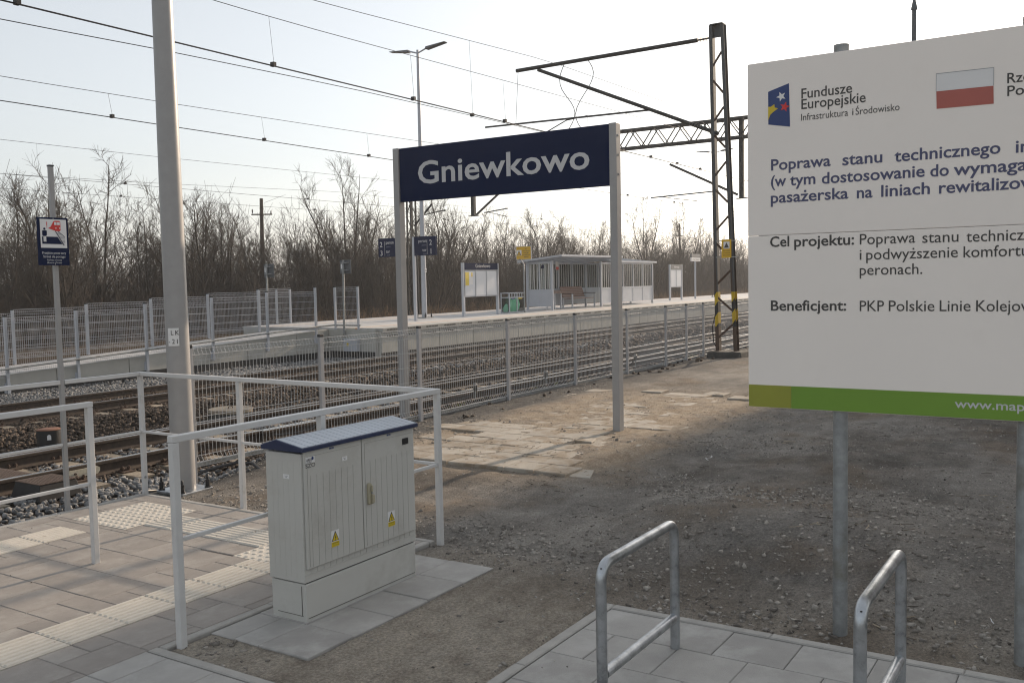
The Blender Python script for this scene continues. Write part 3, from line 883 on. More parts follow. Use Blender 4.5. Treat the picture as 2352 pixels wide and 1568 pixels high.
tf = T('far_track', 'rusty platform track on concrete sleepers with coiled spring fastenings', 'railway track', (20, 16.9, -.4), 'railway tracks')
fa = rail(tf, [(2, 17.47), (10, 17.54), (52, 17.93), (130, 18.6)], RAIL_Z-.01)
fb = rail(tf, [(2, 16.0), (10, 16.07), (52, 16.46), (130, 17.1)], RAIL_Z-.01)
SM = sleeper_mesh(2.6); SML = sleeper_mesh(3.4)
for i in range(66):
    x = 5.1+.6*i
    s = inst('sleeper', SM, (x, (fa(x)+fb(x))/2, RAIL_Z-.01-.178), tf, (0, 0, R(random.uniform(-.6, .6))))
    ORG[s.name] = Vector((x, (fa(x)+fb(x))/2, RAIL_Z-.188))
    if x < 30:
        for q in (fa(x), fb(x)):
            inst('rail_fastening', COIL, (x, q, RAIL_Z-.185), s)
tn = T('near_track', 'near turnout track with bright polished rails that split towards the right', 'railway track', (12, 11, -.4), 'railway tracks')
c1 = rail(tn, [(1, 11.93), (6.5, 11.94), (9.6, 12.01), (12.3, 12.05), (17, 12.13), (22.2, 12.2), (27, 12.33), (40, 12.9), (60, 13.9), (84, 15.2)])
c2 = rail(tn, [(3.5, 11.86), (9.4, 11.84), (16.6, 11.79), (23.5, 11.62), (33.5, 11.16), (46, 10.95), (160, 10.9)])
d1 = rail(tn, [(1, 10.44), (10, 10.47), (14.7, 10.53), (21.5, 10.64), (30, 10.86), (40, 11.2), (60, 12.2), (84, 13.6)])
d2 = rail(tn, [(9.5, 10.40), (14.5, 10.35), (20.6, 10.19), (29.8, 9.83), (46, 9.46), (160, 9.4)])
for i in range(62):
    x = 4.75+.61*i
    yc = (c1(x)+min(d1(x), d2(x) if x > 9.5 else 99))/2
    s = inst('sleeper', SML if x > 8 else SM, (x, yc, RAIL_Z-.178), tn, (0, 0, R(random.uniform(-1, 1))))
    ORG[s.name] = Vector((x, yc, RAIL_Z-.178))
    if x < 26:
        for q in ([c1(x), d1(x)]+([d2(x)] if x > 13 else [])):
            inst('rail_fastening', BOLT, (x, q, RAIL_Z-.175), s)
b = MB()
b.prism([(6.45, 10.425, -.375), (6.85, 10.425, -.375), (6.88, 10.425, -.34), (6.88, 10.425, -.305), (6.85, 10.425, -.285), (6.45, 10.425, -.285), (6.42, 10.425, -.31), (6.42, 10.425, -.35)], (0, -.02, 0))
fp = add('insulated_joint', b, M('painted_joint_plate', (.5, .46, .36), .7, var=.2, scale=30), tn, label='white painted rail joint plate with two bolts')
b = MB()
for bxx in (6.55, 6.75): b.tube([(bxx, 10.405, -.33), (bxx, 10.385, -.33)], .014, 8)
add('bolt', b, mt['rust'], fp)

# switch machine covers
mt['checker'] = M('rusty_checker_plate', (.10, .066, .048), .7, metal=.3, var=.3, scale=24, bump=.9, bscale=55)
mt['checker_side'] = M('dark_iron_side', (.022, .02, .019), .8, var=.3)
def cover(name, x0, x1, y0, y1, zt, h, label):
    t = T(name, label, 'point machine', ((x0+x1)/2, (y0+y1)/2, zt-h), 'point machine covers')
    b = MB(); s = .045
    b.quadbox([(x0-s, y0-s, zt-h), (x1+s, y0-s, zt-h), (x1+s, y1+s, zt-h), (x0-s, y1+s, zt-h), (x0, y0, zt-.004), (x1, y0, zt-.004), (x1, y1, zt-.004), (x0, y1, zt-.004)])
    add('casing', b, mt['checker_side'], t, bevel=.008)
    b = MB(); b.box(x0-.005, x1+.005, y0-.005, y1+.005, zt, zt+.008)
    k = 0
    for i in range(int((x1-x0)/.03)):
        for j in range(int((y1-y0)/.03)):
            cx, cy = x0+.015+.03*i, y0+.015+.03*j
            a = .011 if (i+j) % 2 else -.011
            b.bar((cx-.008, cy-a*.8, zt+.0085), (cx+.008, cy+a*.8, zt+.0085), .004, .004)
    add('checker_plate', b, mt['checker'], t)
    return t
cover('point_machine_cover', 5.72, 6.14, 10.62, 11.62, -.27, .13, 'brown checker plate cover lying between the rails of the near track')
cover('point_machine_cover', 5.72, 6.15, 9.75, 10.22, -.24, .18, 'dark checker plate box outside the nearest rail at left')
# drum marker and manhole
t = T('marker_drum', 'black drum with rusty lid standing in the ballast between the tracks', 'drum', (7.78, 12.95, -.42))
add('drum_body', MB().lathe((7.78, 12.95, -.5), [(.165, 0), (.165, .355)], 28), mt['black'], t, smooth=True)
add('lid', MB().lathe((7.78, 12.95, -.145), [(.168, 0), (.168, .006), (.160, .012)], 28), mt['rust_lid'], t, smooth=True)
b = MB(); pts = []
for k in range(9):
    a = math.pi*k/8; pts.append((-.026*math.cos(a), .026*math.sin(a)))
pts = [(-.026, -.05)]+pts+[(.026, -.05)]
dv = Vector((-.52, -.85, 0)).normalized(); sv = Vector((dv.y*-1, dv.x, 0))*-1
b.prism([tuple(Vector((7.78, 12.95, -.225))+dv*.164+Vector((-dv.y, dv.x, 0))*-p[0]*-1+Vector((0, 0, p[1]))) for p in pts], dv*.004)
add('white_mark', b, mt['flag_white'], t)
t = T('manhole', 'round concrete manhole ring with flat lid in the ballast', 'manhole', (10.95, 12.75, -.42))
add('ring', MB().lathe((10.95, 12.75, -.55), [(.36, 0), (.36, .27)], 36), mt['conc_dark'], t, smooth=True)
add('lid', MB().lathe((10.95, 12.75, -.28), [(.37, 0), (.37, .05), (.36, .06)], 36), mt['sleeper'], t, smooth=True)
pts = [(10.95+.05*math.cos(a), 12.75, -.222+.045*math.sin(a)) for a in np.linspace(0, math.pi, 9)]
add('lifting_ring', MB().tube(pts, .007, 6), mt['rust'], t, smooth=True)

# rail bond boxes on short stakes by the fence
for i, (x, lab) in enumerate(((9.0, 'grey bond box on a stake behind the fence left of the station sign'), (14.9, 'grey bond box on a stake behind the fifth fence post'), (18.8, 'grey bond box on a stake near the lattice mast'), (12.6, 'grey bond box on a stake behind the fourth fence post'))):
    t = T('bond_box', lab, 'junction box', (x, 8.75, -.2), 'bond boxes on stakes')
    add('stake', MB().tube([(x, 8.75, -.45), (x, 8.75, .1)], .012, 6), mt['galv_old'], t)
    add('box', MB().lathe((x, 8.75, .08), [(.03, 0), (.04, .015), (.04, .11), (.02, .13)], 10), mt['insulator'], t, smooth=True)
    pts = [(x+.02+.05*k, 8.78+.16*k, .06-.32*(k/8)**.6) for k in range(9)]
    add('cable', MB().tube(pts, .009, 6), mt['cable_black'], t, smooth=True)

# ------------------------------------------------------------------ mesh fences
def panel(b, p0, p1, z0a, z0b, H, folds, hz, r=.0031, step=.05, out=(0, -1, 0), hr=.0026):
    """welded mesh panel from p0 to p1 (xy); bottom heights z0a..z0b; folds = list of (z0, z1) V folds"""
    p0 = Vector((*p0, 0)); p1 = Vector((*p1, 0)); L = (p1-p0).length; n = int(round(L/step))
    o = Vector(out)
    for i in range(n+1):
        t = i/n; base = p0.lerp(p1, t)+Vector((0, 0, z0a+(z0b-z0a)*t))
        prof = [(0, 0)]
        for (f0, f1) in folds: prof += [(0, f0), (.032, (f0+f1)/2), (0, f1)]
        prof.append((0, H))
        pr = sorted(set(prof), key=lambda q: (q[1], q[0]))
        pts = [base+o*q[0]+Vector((0, 0, q[1])) for q in pr]
        b.tube(pts, r, 4, caps=False)
    for z, off in hz:
        a = p0+o*off+Vector((0, 0, z0a+z)); c = p1+o*off+Vector((0, 0, z0b+z))
        b.tube([a, c], hr, 4, caps=False)
    return b

fx = [6.29, 8.19, 10.08, 12.32, 14.52, 16.64, 18.54, 19.70, 20.74, 22.95, 25.2]
FY = 7.95
fence = T('mesh_fence', 'low welded mesh fence with black capped posts along the near track', 'fence', (6.3, FY, 0))
fb_ = [-.28, -.14, .0, -.01, 0, .02, -.02, .03, .08, .08, .08]
for i, x in enumerate(fx):
    p = add('post', MB().box(x-.03, x+.03, FY-.055, FY-.015, fb_[i]-.3, 1.255), mt['grey_paint'], fence, bevel=.004)
    c = MB().box(x-.033, x+.033, FY-.058, FY-.012, 1.25, 1.285)
    add('cap', c, mt['black'], p, bevel=.006)
HZ = [(0.0, 0), (.055, .032), (.115, 0), (.315, 0), (.515, 0), (.715, 0), (.915, 0), (1.105, 0), (1.165, .032), (1.225, 0)]
for i in range(len(fx)-1):
    b = MB()
    panel(b, (fx[i]-.02, FY), (fx[i+1]-.02, FY), .012, .012+.002*i, 1.235, [(.0, .115), (1.105, 1.225)], HZ)
    pn = add('mesh_panel', b, mt['wire'], fence)
    b = MB().box(fx[i]+.03, fx[i+1]-.03, FY+.004, FY+.03, .006+.002*i, .05+.002*i)
    add('bottom_rail', b, mt['galv_old'], fence)

# ramp fences beyond the tracks
def ramp_z(x): return .005+.045*(x-11.3)
def far_fence(name, label, pts, tops, H, bottoms=None, brackets=False, outv=(0, -1, 0), grp=None):
    t = T(name, label, 'fence', (pts[0][0], pts[0][1], tops[0]-H), 'ramp and platform end fences')
    for i, (x, y) in enumerate(pts):
        zb = tops[i]-H-(.45 if brackets else .12)
        p = add('post', MB().box(x-.03, x+.03, y-.03, y+.03, zb, tops[i]), mt['shelter'], t)
        add('cap', MB().box(x-.034, x+.034, y-.034, y+.034, tops[i], tops[i]+.035), mt['black'], p)
        if brackets:
            add('bracket', MB().box(x-.07, x+.07, y+.02, y+.06, zb+.02, zb+.24), mt['shelter'], p)
    hz = [(.0, 0), (.06, .03), (.12, 0), (.32, 0), (.52, 0), (.72, 0), (.92, 0), (1.10, 0), (1.16, .03), (1.22, 0)]
    for i in range(len(pts)-1):
        b = MB()
        o = Vector(outv)
        a, c = Vector(pts[i])+o.xy*.035, Vector(pts[i+1])+o.xy*.035
        zz = (tops[i]-H+tops[i+1]-H)/2
        panel(b, a, c, tops[i]-H+.02, tops[i]-H+.02, 1.22, [(0, .12), (1.10, 1.22)], hz, r=.0028, step=.05, out=outv, hr=.0045)
        add('mesh_panel', b, mt['far_wire'], t)
    return t
X1 = [9.5, 11.5, 13.2, 15.1, 17.2, 19.19, 21.17]
ff = far_fence('ramp_fence', 'mesh fence bolted to the track side of the concrete ramp wall', [(x, 20.62) for x in X1], [1.30+.05*(x-11.5) for x in X1], 1.26, brackets=True)
b = MB()
for i in range(len(X1)-1):
    b.tube([(X1[i], 20.56, ramp_z(X1[i])+.14), (X1[i+1], 20.56, ramp_z(X1[i+1])+.14)], .025, 8)
b.tube([(21.17, 20.56, .585), (21.84, 20.5, .60), (21.84, 19.42, .60)], .025, 8)
add('conduit', b, mt['galv_old'], ff, smooth=True)
X2 = [9.0, 11.0, 13.0, 15.0, 17.0, 19.0, 21.0]
far_fence('ramp_fence', 'mesh fence along the far side of the ramp', [(x, 22.95) for x in X2], [1.39+.045*(x-13) for x in X2], 1.22)
far_fence('platform_end_fence', 'short mesh fence across the platform end beside the grey box', [(21.83, 20.42), (21.83, 19.47)], [1.78, 1.79], 1.24, brackets=True, outv=(-1, 0, 0))
far_fence('platform_end_fence', 'short mesh fence at the far corner of the platform end', [(22.55, 24.6), (23.35, 24.6), (24.0, 24.6)], [1.72, 1.73, 1.73], 1.2)

# ------------------------------------------------------------------ platform and ramp
pf = T('platform', 'long raised concrete platform with pale paving beyond the tracks', None, (30, 21, 0), kind='structure')
PX0, PX1, PY0, PY1, PZ = 21.87, 130, 18.6, 24.72, .52
b = MB()
b.box(PX0+.01, PX1, PY0+.14, PY1-.05, -.6, PZ-.045)
add('core', b, mt['wall_conc'], pf)
pm = MB().box(-.486, .486, 0, .12, -.64, .405); wm = mesh_of('wall_panel', pm); wm.materials.append(mt['wall_conc'])
cm = MB().box(-.497, .497, -.06, .6, .41, .515); cmm = mesh_of('coping_slab', cm); cmm.materials.append(mt['coping'])
sm_ = MB()
for k, (a, ww) in enumerate(((-.3, .03), (-.22, .09), (-.1, .07), (.02, .1), (.15, .09))):
    sm_.box(a+.08, a+.08+ww, -.004, -.001, .235, .285)
stm = mesh_of('stencil_marks', sm_); stm.materials.append(mt['stencil'])
sk = MB()
for k, (a, ww) in enumerate(((-.32, .1), (-.2, .16), (-.02, .12), (.12, .2))): sk.box(a, a+ww, -.0635, -.0605, .44, .485)
skm = mesh_of('stencil_marks', sk); skm.materials.append(mt['stencil'])
n = int(PX1-PX0)
for i in range(n):
    x = PX0+.5+i*.98
    if x > PX1: break
    ORG['_'] = Vector((0, 0, 0))
    p = inst('wall_panel', wm, (x, PY0+.02, 0), pf, scale=(.98, 1, 1)); ORG[p.name] = Vector((x, PY0+.02, 0))
    c = inst('coping_slab', cmm, (x, PY0, 0), pf, scale=(.98, 1, 1)); ORG[c.name] = Vector((x, PY0, 0))
    if x < 60:
        inst('stencil_marks', stm, (x, PY0+.02, 0), p); inst('stencil_marks', skm, (x, PY0, 0), c)
b = MB().box(PX0, PX1, PY0+.015, PY0+.03, -.8, -.02-.6+.42)
add('dark_plinth', MB().box(PX0-.01, PX1, PY0+.008, PY0+.018, -.7, -.235), mt['dark_plinth'], pf)
# end wall
add('end_wall', MB().box(PX0-.12, PX0, PY0+.15, 20.75, -.6, .47), mt['wall_conc'], pf)
add('end_plinth', MB().box(PX0-.13, PX0-.121, PY0+.15, 20.6, -.7, -.2), mt['dark_plinth'], pf)
# paving bands
def band(y0, y1, mat, z, nm, x0=PX0, x1=PX1, step=2.0):
    n = int((x1-x0)/step)
    me = slab_mesh(step-.006, y1-y0-.004, .05, mat, .003)
    for i in range(n):
        if x0+step*i > 75: break
        inst(nm, me, (x0+step*(i+.5), (y0+y1)/2, z), pf)
    add(nm, MB().box(x0+step*i, x1, y0, y1, z-.05, z), mat, pf)
band(19.205, 19.55, mt['plat_top'], .518, 'paving_band')
band(19.553, 19.66, mt['plat_line'], .521, 'orange_line')
band(19.663, 20.0, mt['tactile'], .52, 'tactile_band')
band(20.003, 21.4, mt['plat_top'], .517, 'paving_band')
band(21.403, 23.0, mt['plat_top'], .518, 'paving_band')
band(23.003, 23.5, mt['plat_top'], .517, 'paving_band')
band(23.503, 23.6, mt['plat_line'], .521, 'orange_line')
band(23.603, 24.72, mt['plat_top'], .519, 'paving_band')
rm = T('ramp', 'sloping concrete access ramp leading up to the platform', None, (15, 21.7, 0), kind='structure')
b = MB().quadbox([(3, 20.8, -1.1), (PX0-.12, 20.8, -.9), (PX0-.12, 22.9, -.9), (3, 22.9, -1.1), (3, 20.8, ramp_z(3)-.03), (PX0-.12, 20.8, .455-.03), (PX0-.12, 22.9, .455-.03), (3, 22.9, ramp_z(3)-.03)])
add('ramp_surface', b, mt['plat_top'], rm)
xw = 5.0; k = 0
while xw < PX0-.2:
    x1 = min(xw+1.92, PX0-.13)
    b = MB().quadbox([(xw+.012, 20.66, -.22), (x1-.012, 20.66, -.22), (x1-.012, 20.79, -.22), (xw+.012, 20.79, -.22), (xw+.012, 20.66, ramp_z(xw)), (x1-.012, 20.66, ramp_z(x1)), (x1-.012, 20.79, ramp_z(x1)), (xw+.012, 20.79, ramp_z(xw))])
    add('wall_panel', b, mt['wall_conc'], rm)
    xw = x1
add('dark_plinth', MB().box(5, PX0-.13, 20.665, 20.76, -.7, -.225), mt['dark_plinth'], rm)

t = T('electric_box', 'small grey electric box with yellow warning mark on the platform end wall', 'electric box', (21.7, 19.63, -.2))
add('casing', MB().box(21.58, 21.745, 19.36, 19.90, -.19, .20), mt['shelter'], t, bevel=.006)
add('warning_mark', MB().box(21.574, 21.579, 19.68, 19.76, -.02, .07), mt['sticker_yellow'], t)
pts = [(21.7, 19.93, .78), (21.68, 19.95, .5), (21.66, 19.97, .2), (21.68, 19.96, -.1), (21.7, 19.93, -.3)]
add('cable', MB().tube(pts, .015, 6), mt['cable_black'], t, smooth=True)
# ------------------------------------------------------------------ lettering
TEXTS = []
ACC = {'ż': ('z', 'dot'), 'ś': ('s', 'acute'), 'ć': ('c', 'acute'), 'ń': ('n', 'acute'), 'Ś': ('S', 'Acute'), 'Ć': ('C', 'Acute'), 'ą': ('a', 'tail'), 'ę': ('e', 'tail'), 'Ę': ('E', 'tail'), 'Ą': ('A', 'tail'), 'ł': ('l', 'stroke')}
MARKS = {}
def _font(body, size, shear=0):
    c = bpy.data.curves.new('lettering', 'FONT')
    c.body = body; c.size = size; c.shear = shear; c.resolution_u = 3
    return c
def text(name, body, parent, mat, pos, face, width=None, size=.1, bold=0, shear=0, align='LEFT', space=1.0):
    plain = ''.join(ACC.get(ch, (ch,))[0] for ch in body)
    c = _font(plain, size, shear); c.offset = bold*size
    c.materials.append(mat)
    o = bpy.data.objects.new(name, c); COL.objects.link(o)
    o.parent = parent
    o.location = Vector(pos)-ORG[parent.name]
    o.rotation_euler = {'-X': (R(90), 0, R(-90)), '-Y': (R(90), 0, 0), '+X': (R(90), 0, R(90))}[face]
    if width: TEXTS.append((o, width))
    mk = []
    for i, ch in enumerate(body):
        if ch in ACC:                       # measure where the accent belongs
            p = [bpy.data.objects.new('measure', _font(q, size, shear)) for q in (plain[:i]+'.' if i else '', plain[:i+1])]
            for q in p: COL.objects.link(q)
            mk.append((p[0], p[1], ACC[ch][1], size, bold))
    if mk: MARKS[o.name] = mk
    return o
CAPR = .60

# ------------------------------------------------------------------ handrails
def sq(b, a, c, w=.05, h=.05): return b.bar(a, c, w, h)
def rail_post(t, x, y, z0, z1, w=.041): return add('post', MB().box(x-w/2, x+w/2, y-w/2, y+w/2, z0, z1), mt['handrail_paint'], t, bevel=.004)
HT = 1.11; BH = .036; BW = .0215; MW = .011
HB = HT-BH
HM = mt['handrail_paint']
h1 = T('handrail', 'white square tube handrail that turns the corner around the grey cabinet', 'handrail', (5.37, 5.8, 0), 'white handrails')
for (x, y) in ((3.105, 4.06), (4.18, 4.06), (5.36, 4.06), (5.37, 6.14), (5.385, 7.47), (3.3, 7.47)): rail_post(h1, x, y, -.25, HB-.001)
add('top_bar', MB().box(3.083, 5.3815, 4.06-BW, 4.06+BW, HB, HT), HM, h1, bevel=.004)
b = MB().quadbox([(5.36-BW, 4.0825, HB), (5.36+BW, 4.0825, HB), (5.385+BW, 7.4915, HB), (5.385-BW, 7.4915, HB), (5.36-BW, 4.0825, HT), (5.36+BW, 4.0825, HT), (5.385+BW, 7.4915, HT), (5.385-BW, 7.4915, HT)])
add('top_bar', b, HM, h1, bevel=.004)
add('top_bar', MB().box(.5, 4.600, 7.47-BW, 7.47+BW, HB, HT), HM, h1, bevel=.004)
add('top_bar', MB().box(4.640, 5.362, 7.47-BW, 7.47+BW, HB, HT), HM, h1, bevel=.004)
for (a_, c_) in ((3.127, 4.158), (4.202, 5.338)): add('mid_bar', MB().box(a_, c_, 4.06-MW, 4.06+MW, .55, .572), HM, h1, bevel=.003)
add('mid_bar', MB().box(5.365-MW, 5.365+MW, 4.082, 6.118, .55, .572), HM, h1, bevel=.003)
add('mid_bar', MB().box(5.378-MW, 5.378+MW, 6.162, 7.447, .55, .572), HM, h1, bevel=.003)
for (a_, c_) in ((.5, 3.278), (3.322, 4.601), (4.639, 5.363)): add('mid_bar', MB().box(a_, c_, 7.47-MW, 7.47+MW, .55, .572), HM, h1, bevel=.003)
add('bolt', MB().tube([(5.375, 7.449, .14), (5.375, 7.441, .14)], .011, 8), mt['galv'], h1)
h2 = T('handrail', 'white square tube handrail ending at the left edge of the picture', 'handrail', (3.79, 5.83, 0), 'white handrails')
rail_post(h2, 3.79, 5.83, -.2, HB-.001); rail_post(h2, 1.6, 5.83, -.2, HB-.001)
add('top_bar', MB().box(.5, 3.8125, 5.83-BW, 5.83+BW, HB, HT), HM, h2, bevel=.004)
add('mid_bar', MB().box(1.622, 3.768, 5.83-MW, 5.83+MW, .54, .562), HM, h2, bevel=.003)

# ------------------------------------------------------------------ railway crossing sign
cs = T('crossing_sign', 'navy and white beware of trains sign on a tall white post', 'sign', (4.605, 7.47, 0))
add('post', MB().box(4.602, 4.638, 7.452, 7.488, -.25, 2.9), mt['white_paint'], cs, bevel=.004)
add('cap', MB().box(4.600, 4.640, 7.450, 7.490, 2.9, 2.913), mt['black'], cs)
pl = add('plate', MB().box(4.46, 4.722, 7.425, 7.4505, 2.078, 2.474), mt['navy'], cs, bevel=.002)
add('white_field', MB().box(4.475, 4.705, 7.4225, 7.4245, 2.222, 2.458), mt['flag_white'], pl)
fy = 7.4225
def flat(pts, y=fy-.002, th=.0015):
    return MB().prism([(p[0], y, p[1]) for p in pts], (0, th, 0))
b = flat([(4.487, 2.314), (4.622, 2.314), (4.664, 2.254), (4.487, 2.254)])
add('platform_pictogram', b, mt['navy'], pl)
b = flat([(4.602, 2.363), (4.607, 2.363), (4.682, 2.243), (4.674, 2.243)])
b.prism([(4.628, fy-.002, 2.36), (4.631, fy-.002, 2.362), (4.688, fy-.002, 2.316), (4.686, fy-.002, 2.313)], (0, .0015, 0))
for k in range(9):
    zz = 2.352-.011*k; x0 = 4.608+.0064*k; x1 = min(4.642+.0138*k*.9, 4.688)
    b.box(x0, x1, fy-.002, fy-.0005, zz-.002, zz)
add('track_pictogram', b, mt['navy'], pl)
b = flat([(4.543, 2.383), (4.565, 2.396), (4.583, 2.425), (4.592, 2.441), (4.605, 2.447), (4.64, 2.447), (4.652, 2.44), (4.653, 2.372), (4.645, 2.362), (4.61, 2.362), (4.58, 2.372), (4.56, 2.379)])
add('train_pictogram', b, mt['logo_red'], pl)
b = MB().box(4.597, 4.617, fy-.0045, fy-.003, 2.412, 2.436).box(4.622, 4.646, fy-.0045, fy-.003, 2.412, 2.436)
b.prism([(4.61+.0055*math.cos(a), fy-.0045, 2.386+.0055*math.sin(a)) for a in np.linspace(0, 5.9, 9)], (0, .001, 0))
b.prism([(4.644+.0055*math.cos(a), fy-.0045, 2.386+.0055*math.sin(a)) for a in np.linspace(0, 5.9, 9)], (0, .001, 0))
add('train_windows', b, mt['flag_white'], pl)
b = MB().box(4.53, 4.5355, fy-.002, fy-.0005, 2.402, 2.436).box(4.53, 4.5355, fy-.002, fy-.0005, 2.387, 2.394)
add('exclamation_mark', b, mt['logo_red'], pl)
b = MB()
b.prism([(4.510+.0095*math.cos(a), fy-.002, 2.378+.0095*math.sin(a)) for a in np.linspace(0, 5.9, 11)], (0, .0015, 0))
b.box(4.496, 4.524, fy-.002, fy-.0005, 2.318, 2.365).box(4.4895, 4.4945, fy-.002, fy-.0005, 2.325, 2.363).box(4.5255, 4.5305, fy-.002, fy-.0005, 2.325, 2.363)
add('person_pictogram', b, mt['navy'], pl)
b = MB().box(4.498, 4.508, fy-.004, fy-.0025, 2.272, 2.317).box(4.511, 4.521, fy-.004, fy-.0025, 2.272, 2.317)
add('person_legs', b, mt['flag_white'], pl)
for body, x0, x1, z, s, m_, sh in (('Przejście przez tory', 4.481, 4.690, 2.171, .028, 'letter', 0), ('Strzeż się pociągu', 4.490, 4.683, 2.141, .028, 'letter', 0), ('Railway crossing', 4.521, 4.650, 2.115, .02, 'letter', .25), ('Beware of trains', 4.521, 4.650, 2.093, .02, 'letter', .25)):
    text('lettering', body, pl, mt[m_], (x0, 7.4235, z), '-Y', x1-x0, s, .01 if sh == 0 else 0, sh)
b = MB()
for zz in (2.466, 2.086): b.tube([(4.592, 7.425, zz), (4.592, 7.421, zz)], .004, 8)
add('screw', b, mt['galv'], pl)

# ------------------------------------------------------------------ big lamp post
lp = T('lamp_post', 'thick white lamp post rising out of the picture beside the fence', 'lamp post', (5.75, 7.385, -.03))
n = 16
add('pole', MB().tube([(5.75, 7.385, -.03), (5.745, 7.39, 2.5), (5.735, 7.395, 9.0)], [.110, .104, .066], 16), mt['white_paint'], lp, smooth=True)
b = MB()
b.prism([(5.56, 7.17, -.06), (5.93, 7.19, -.06), (5.94, 7.58, -.06), (5.57, 7.56, -.06)], (0, 0, .03))
bp = add('base_plate', b, mt['galv'], lp, bevel=.006)
add('foundation', MB().box(5.5, 6.0, 7.13, 7.63, -.9, -.061), mt['conc_dark'], lp, bevel=.015)
for (x, y) in ((5.60, 7.52), (5.59, 7.21), (5.89, 7.22), (5.90, 7.54)):
    bb = add('bolt_cap', MB().lathe((x, y, -.03), [(.03, 0), (.03, .012), (.021, .013), (.021, .075), (.012, .08), (.012, .115), (.008, .12)], 12), mt['black'], bp, smooth=True)
b = MB()
a0 = math.atan2(-.62, -.52)
for k in range(7):
    a = math.atan2(-.62, -.7)-.62+.95*k/6
    b.v += [(5.746+.1105*math.cos(a), 7.387+.1105*math.sin(a), 1.33), (5.746+.1105*math.cos(a), 7.387+.1105*math.sin(a), 1.497)]
for k in range(6): b.f.append((2*k, 2*k+2, 2*k+3, 2*k+1))
sk = add('number_sticker', b, mt['flag_white'], lp, label='white sticker with black letters LK and -21')
def on_pole(body, size, z, ang, par):
    cxx, cyy = 5.746+.1125*math.cos(ang), 7.387+.1125*math.sin(ang)
    o = text('lettering', body, par, mt['dark_letter'], (cxx, cyy, z), '-Y', None, size, .006)
    o.rotation_euler = (R(90), 0, ang+math.pi/2)
    return o
for j, ch in enumerate('LK'): on_pole(ch, .062, 1.433, math.atan2(-.62, -.7)-.36+.36*j, sk)
for j, ch in enumerate('-21'): on_pole(ch, .062, 1.352, math.atan2(-.62, -.7)-.58+.31*j, sk)
t = T('black_cable', 'thick black cable looping out of the soil behind the lamp post', 'cable', (6.2, 7.4, -.1))
pts = [(5.9, 8.0, -.17), (6.15, 7.98, -.12), (6.45, 7.95, -.05), (6.65, 7.92, -.03), (6.8, 7.85, -.01), (6.88, 7.7, -.02), (6.82, 7.52, -.06), (6.7, 7.42, -.12)]
add('loop', MB().tube(pts, .017, 8), mt['cable_black'], t, smooth=True)
pts = [(5.45, 7.62, -.08), (5.52, 7.66, -.04), (5.6, 7.72, -.06), (5.75, 7.75, -.09), (5.9, 7.7, -.12)]
add('loop', MB().tube(pts, .013, 8), mt['cable_black'], t, smooth=True)

# ------------------------------------------------------------------ utility cabinet
cb = T('utility_cabinet', 'pale grey ribbed utility cabinet with navy roof marked SZO', 'cabinet', (4.165, 3.86, 0))
x0, x1, y0, y1 = 3.67, 4.66, 3.722, 4.0
pln = add('plinth', MB().box(x0+.008, x1-.006, y0+.006, y1-.006, -.03, .213), mt['cab'], cb, bevel=.005)
add('seam', MB().box(x0+.025, x1-.02, y0+.0035, y0+.0055, .016, .0195).box(x0+.0055, x0+.0075, y0+.03, y1-.05, .03, .0325).box(x0+.0055, x0+.0075, y0+.035, y0+.0385, .03, .2), M('dark_seam', (.12, .115, .1), .8), pln)
add('shadow_gap', MB().box(x0+.016, x1-.014, y0+.014, y1-.014, .213, .222), mt['black'], cb)
body = add('body', MB().box(x0, x1, y0+.004, y1, .220, .945), mt['cab'], cb, bevel=.004)
b = MB()
for k in range(5): b.box(x0-.0007, x0+.001, y0+.06+.042*k, y0+.0615+.042*k, .245, .9)
b.box(x0-.0012, x0+.001, y0+.03, y1-.03, .905, .908)
add('rib', b, mt['cab'], body)
b = MB().box(x0+.004, x1-.004, y0+.0005, y0+.0035, .262, .2655)
for k in range(18):
    xx = x0+.05+.0515*k
    b.box(xx, xx+.003, y0+.001, y0+.0035, .268, .292)
add('rib', b, mt['cab'], body)
dk = M('door_gap', (.26, .25, .225), .8)
def door(xa, xb, ribs, nm):
    d = add('door', MB().box(xa, xb, y0-.010, y0+.0035, .298, .957), mt['cab'], cb, bevel=.003)
    b = MB()
    for xx in ribs: b.box(xx-.0011, xx+.0011, y0-.0112, y0-.0095, .305, .818)
    add('rib', b, mt['cab'], d)
    b = MB()
    for xx in ribs: b.box(xx-.0019, xx-.0012, y0-.0106, y0-.0098, .305, .817)
    b.box(xa+.02, xb-.02, y0-.0112, y0-.0098, .925, .9262)
    b.box(xa+.02, xa+.0212, y0-.0112, y0-.0098, .31, .925)
    add('groove', b, dk, d)
    return d
dl = door(3.683, 4.150, [3.728+.0495*k for k in range(8)], 'left')
dr = door(4.157, 4.645, [4.226+.05*k for k in range(8)], 'right')
add('seam', MB().box(4.1505, 4.1565, y0+.0, y0+.002, .298, .955).box(3.69, 4.64, y0-.001, y0+.002, .2945, .2975), dk, cb)
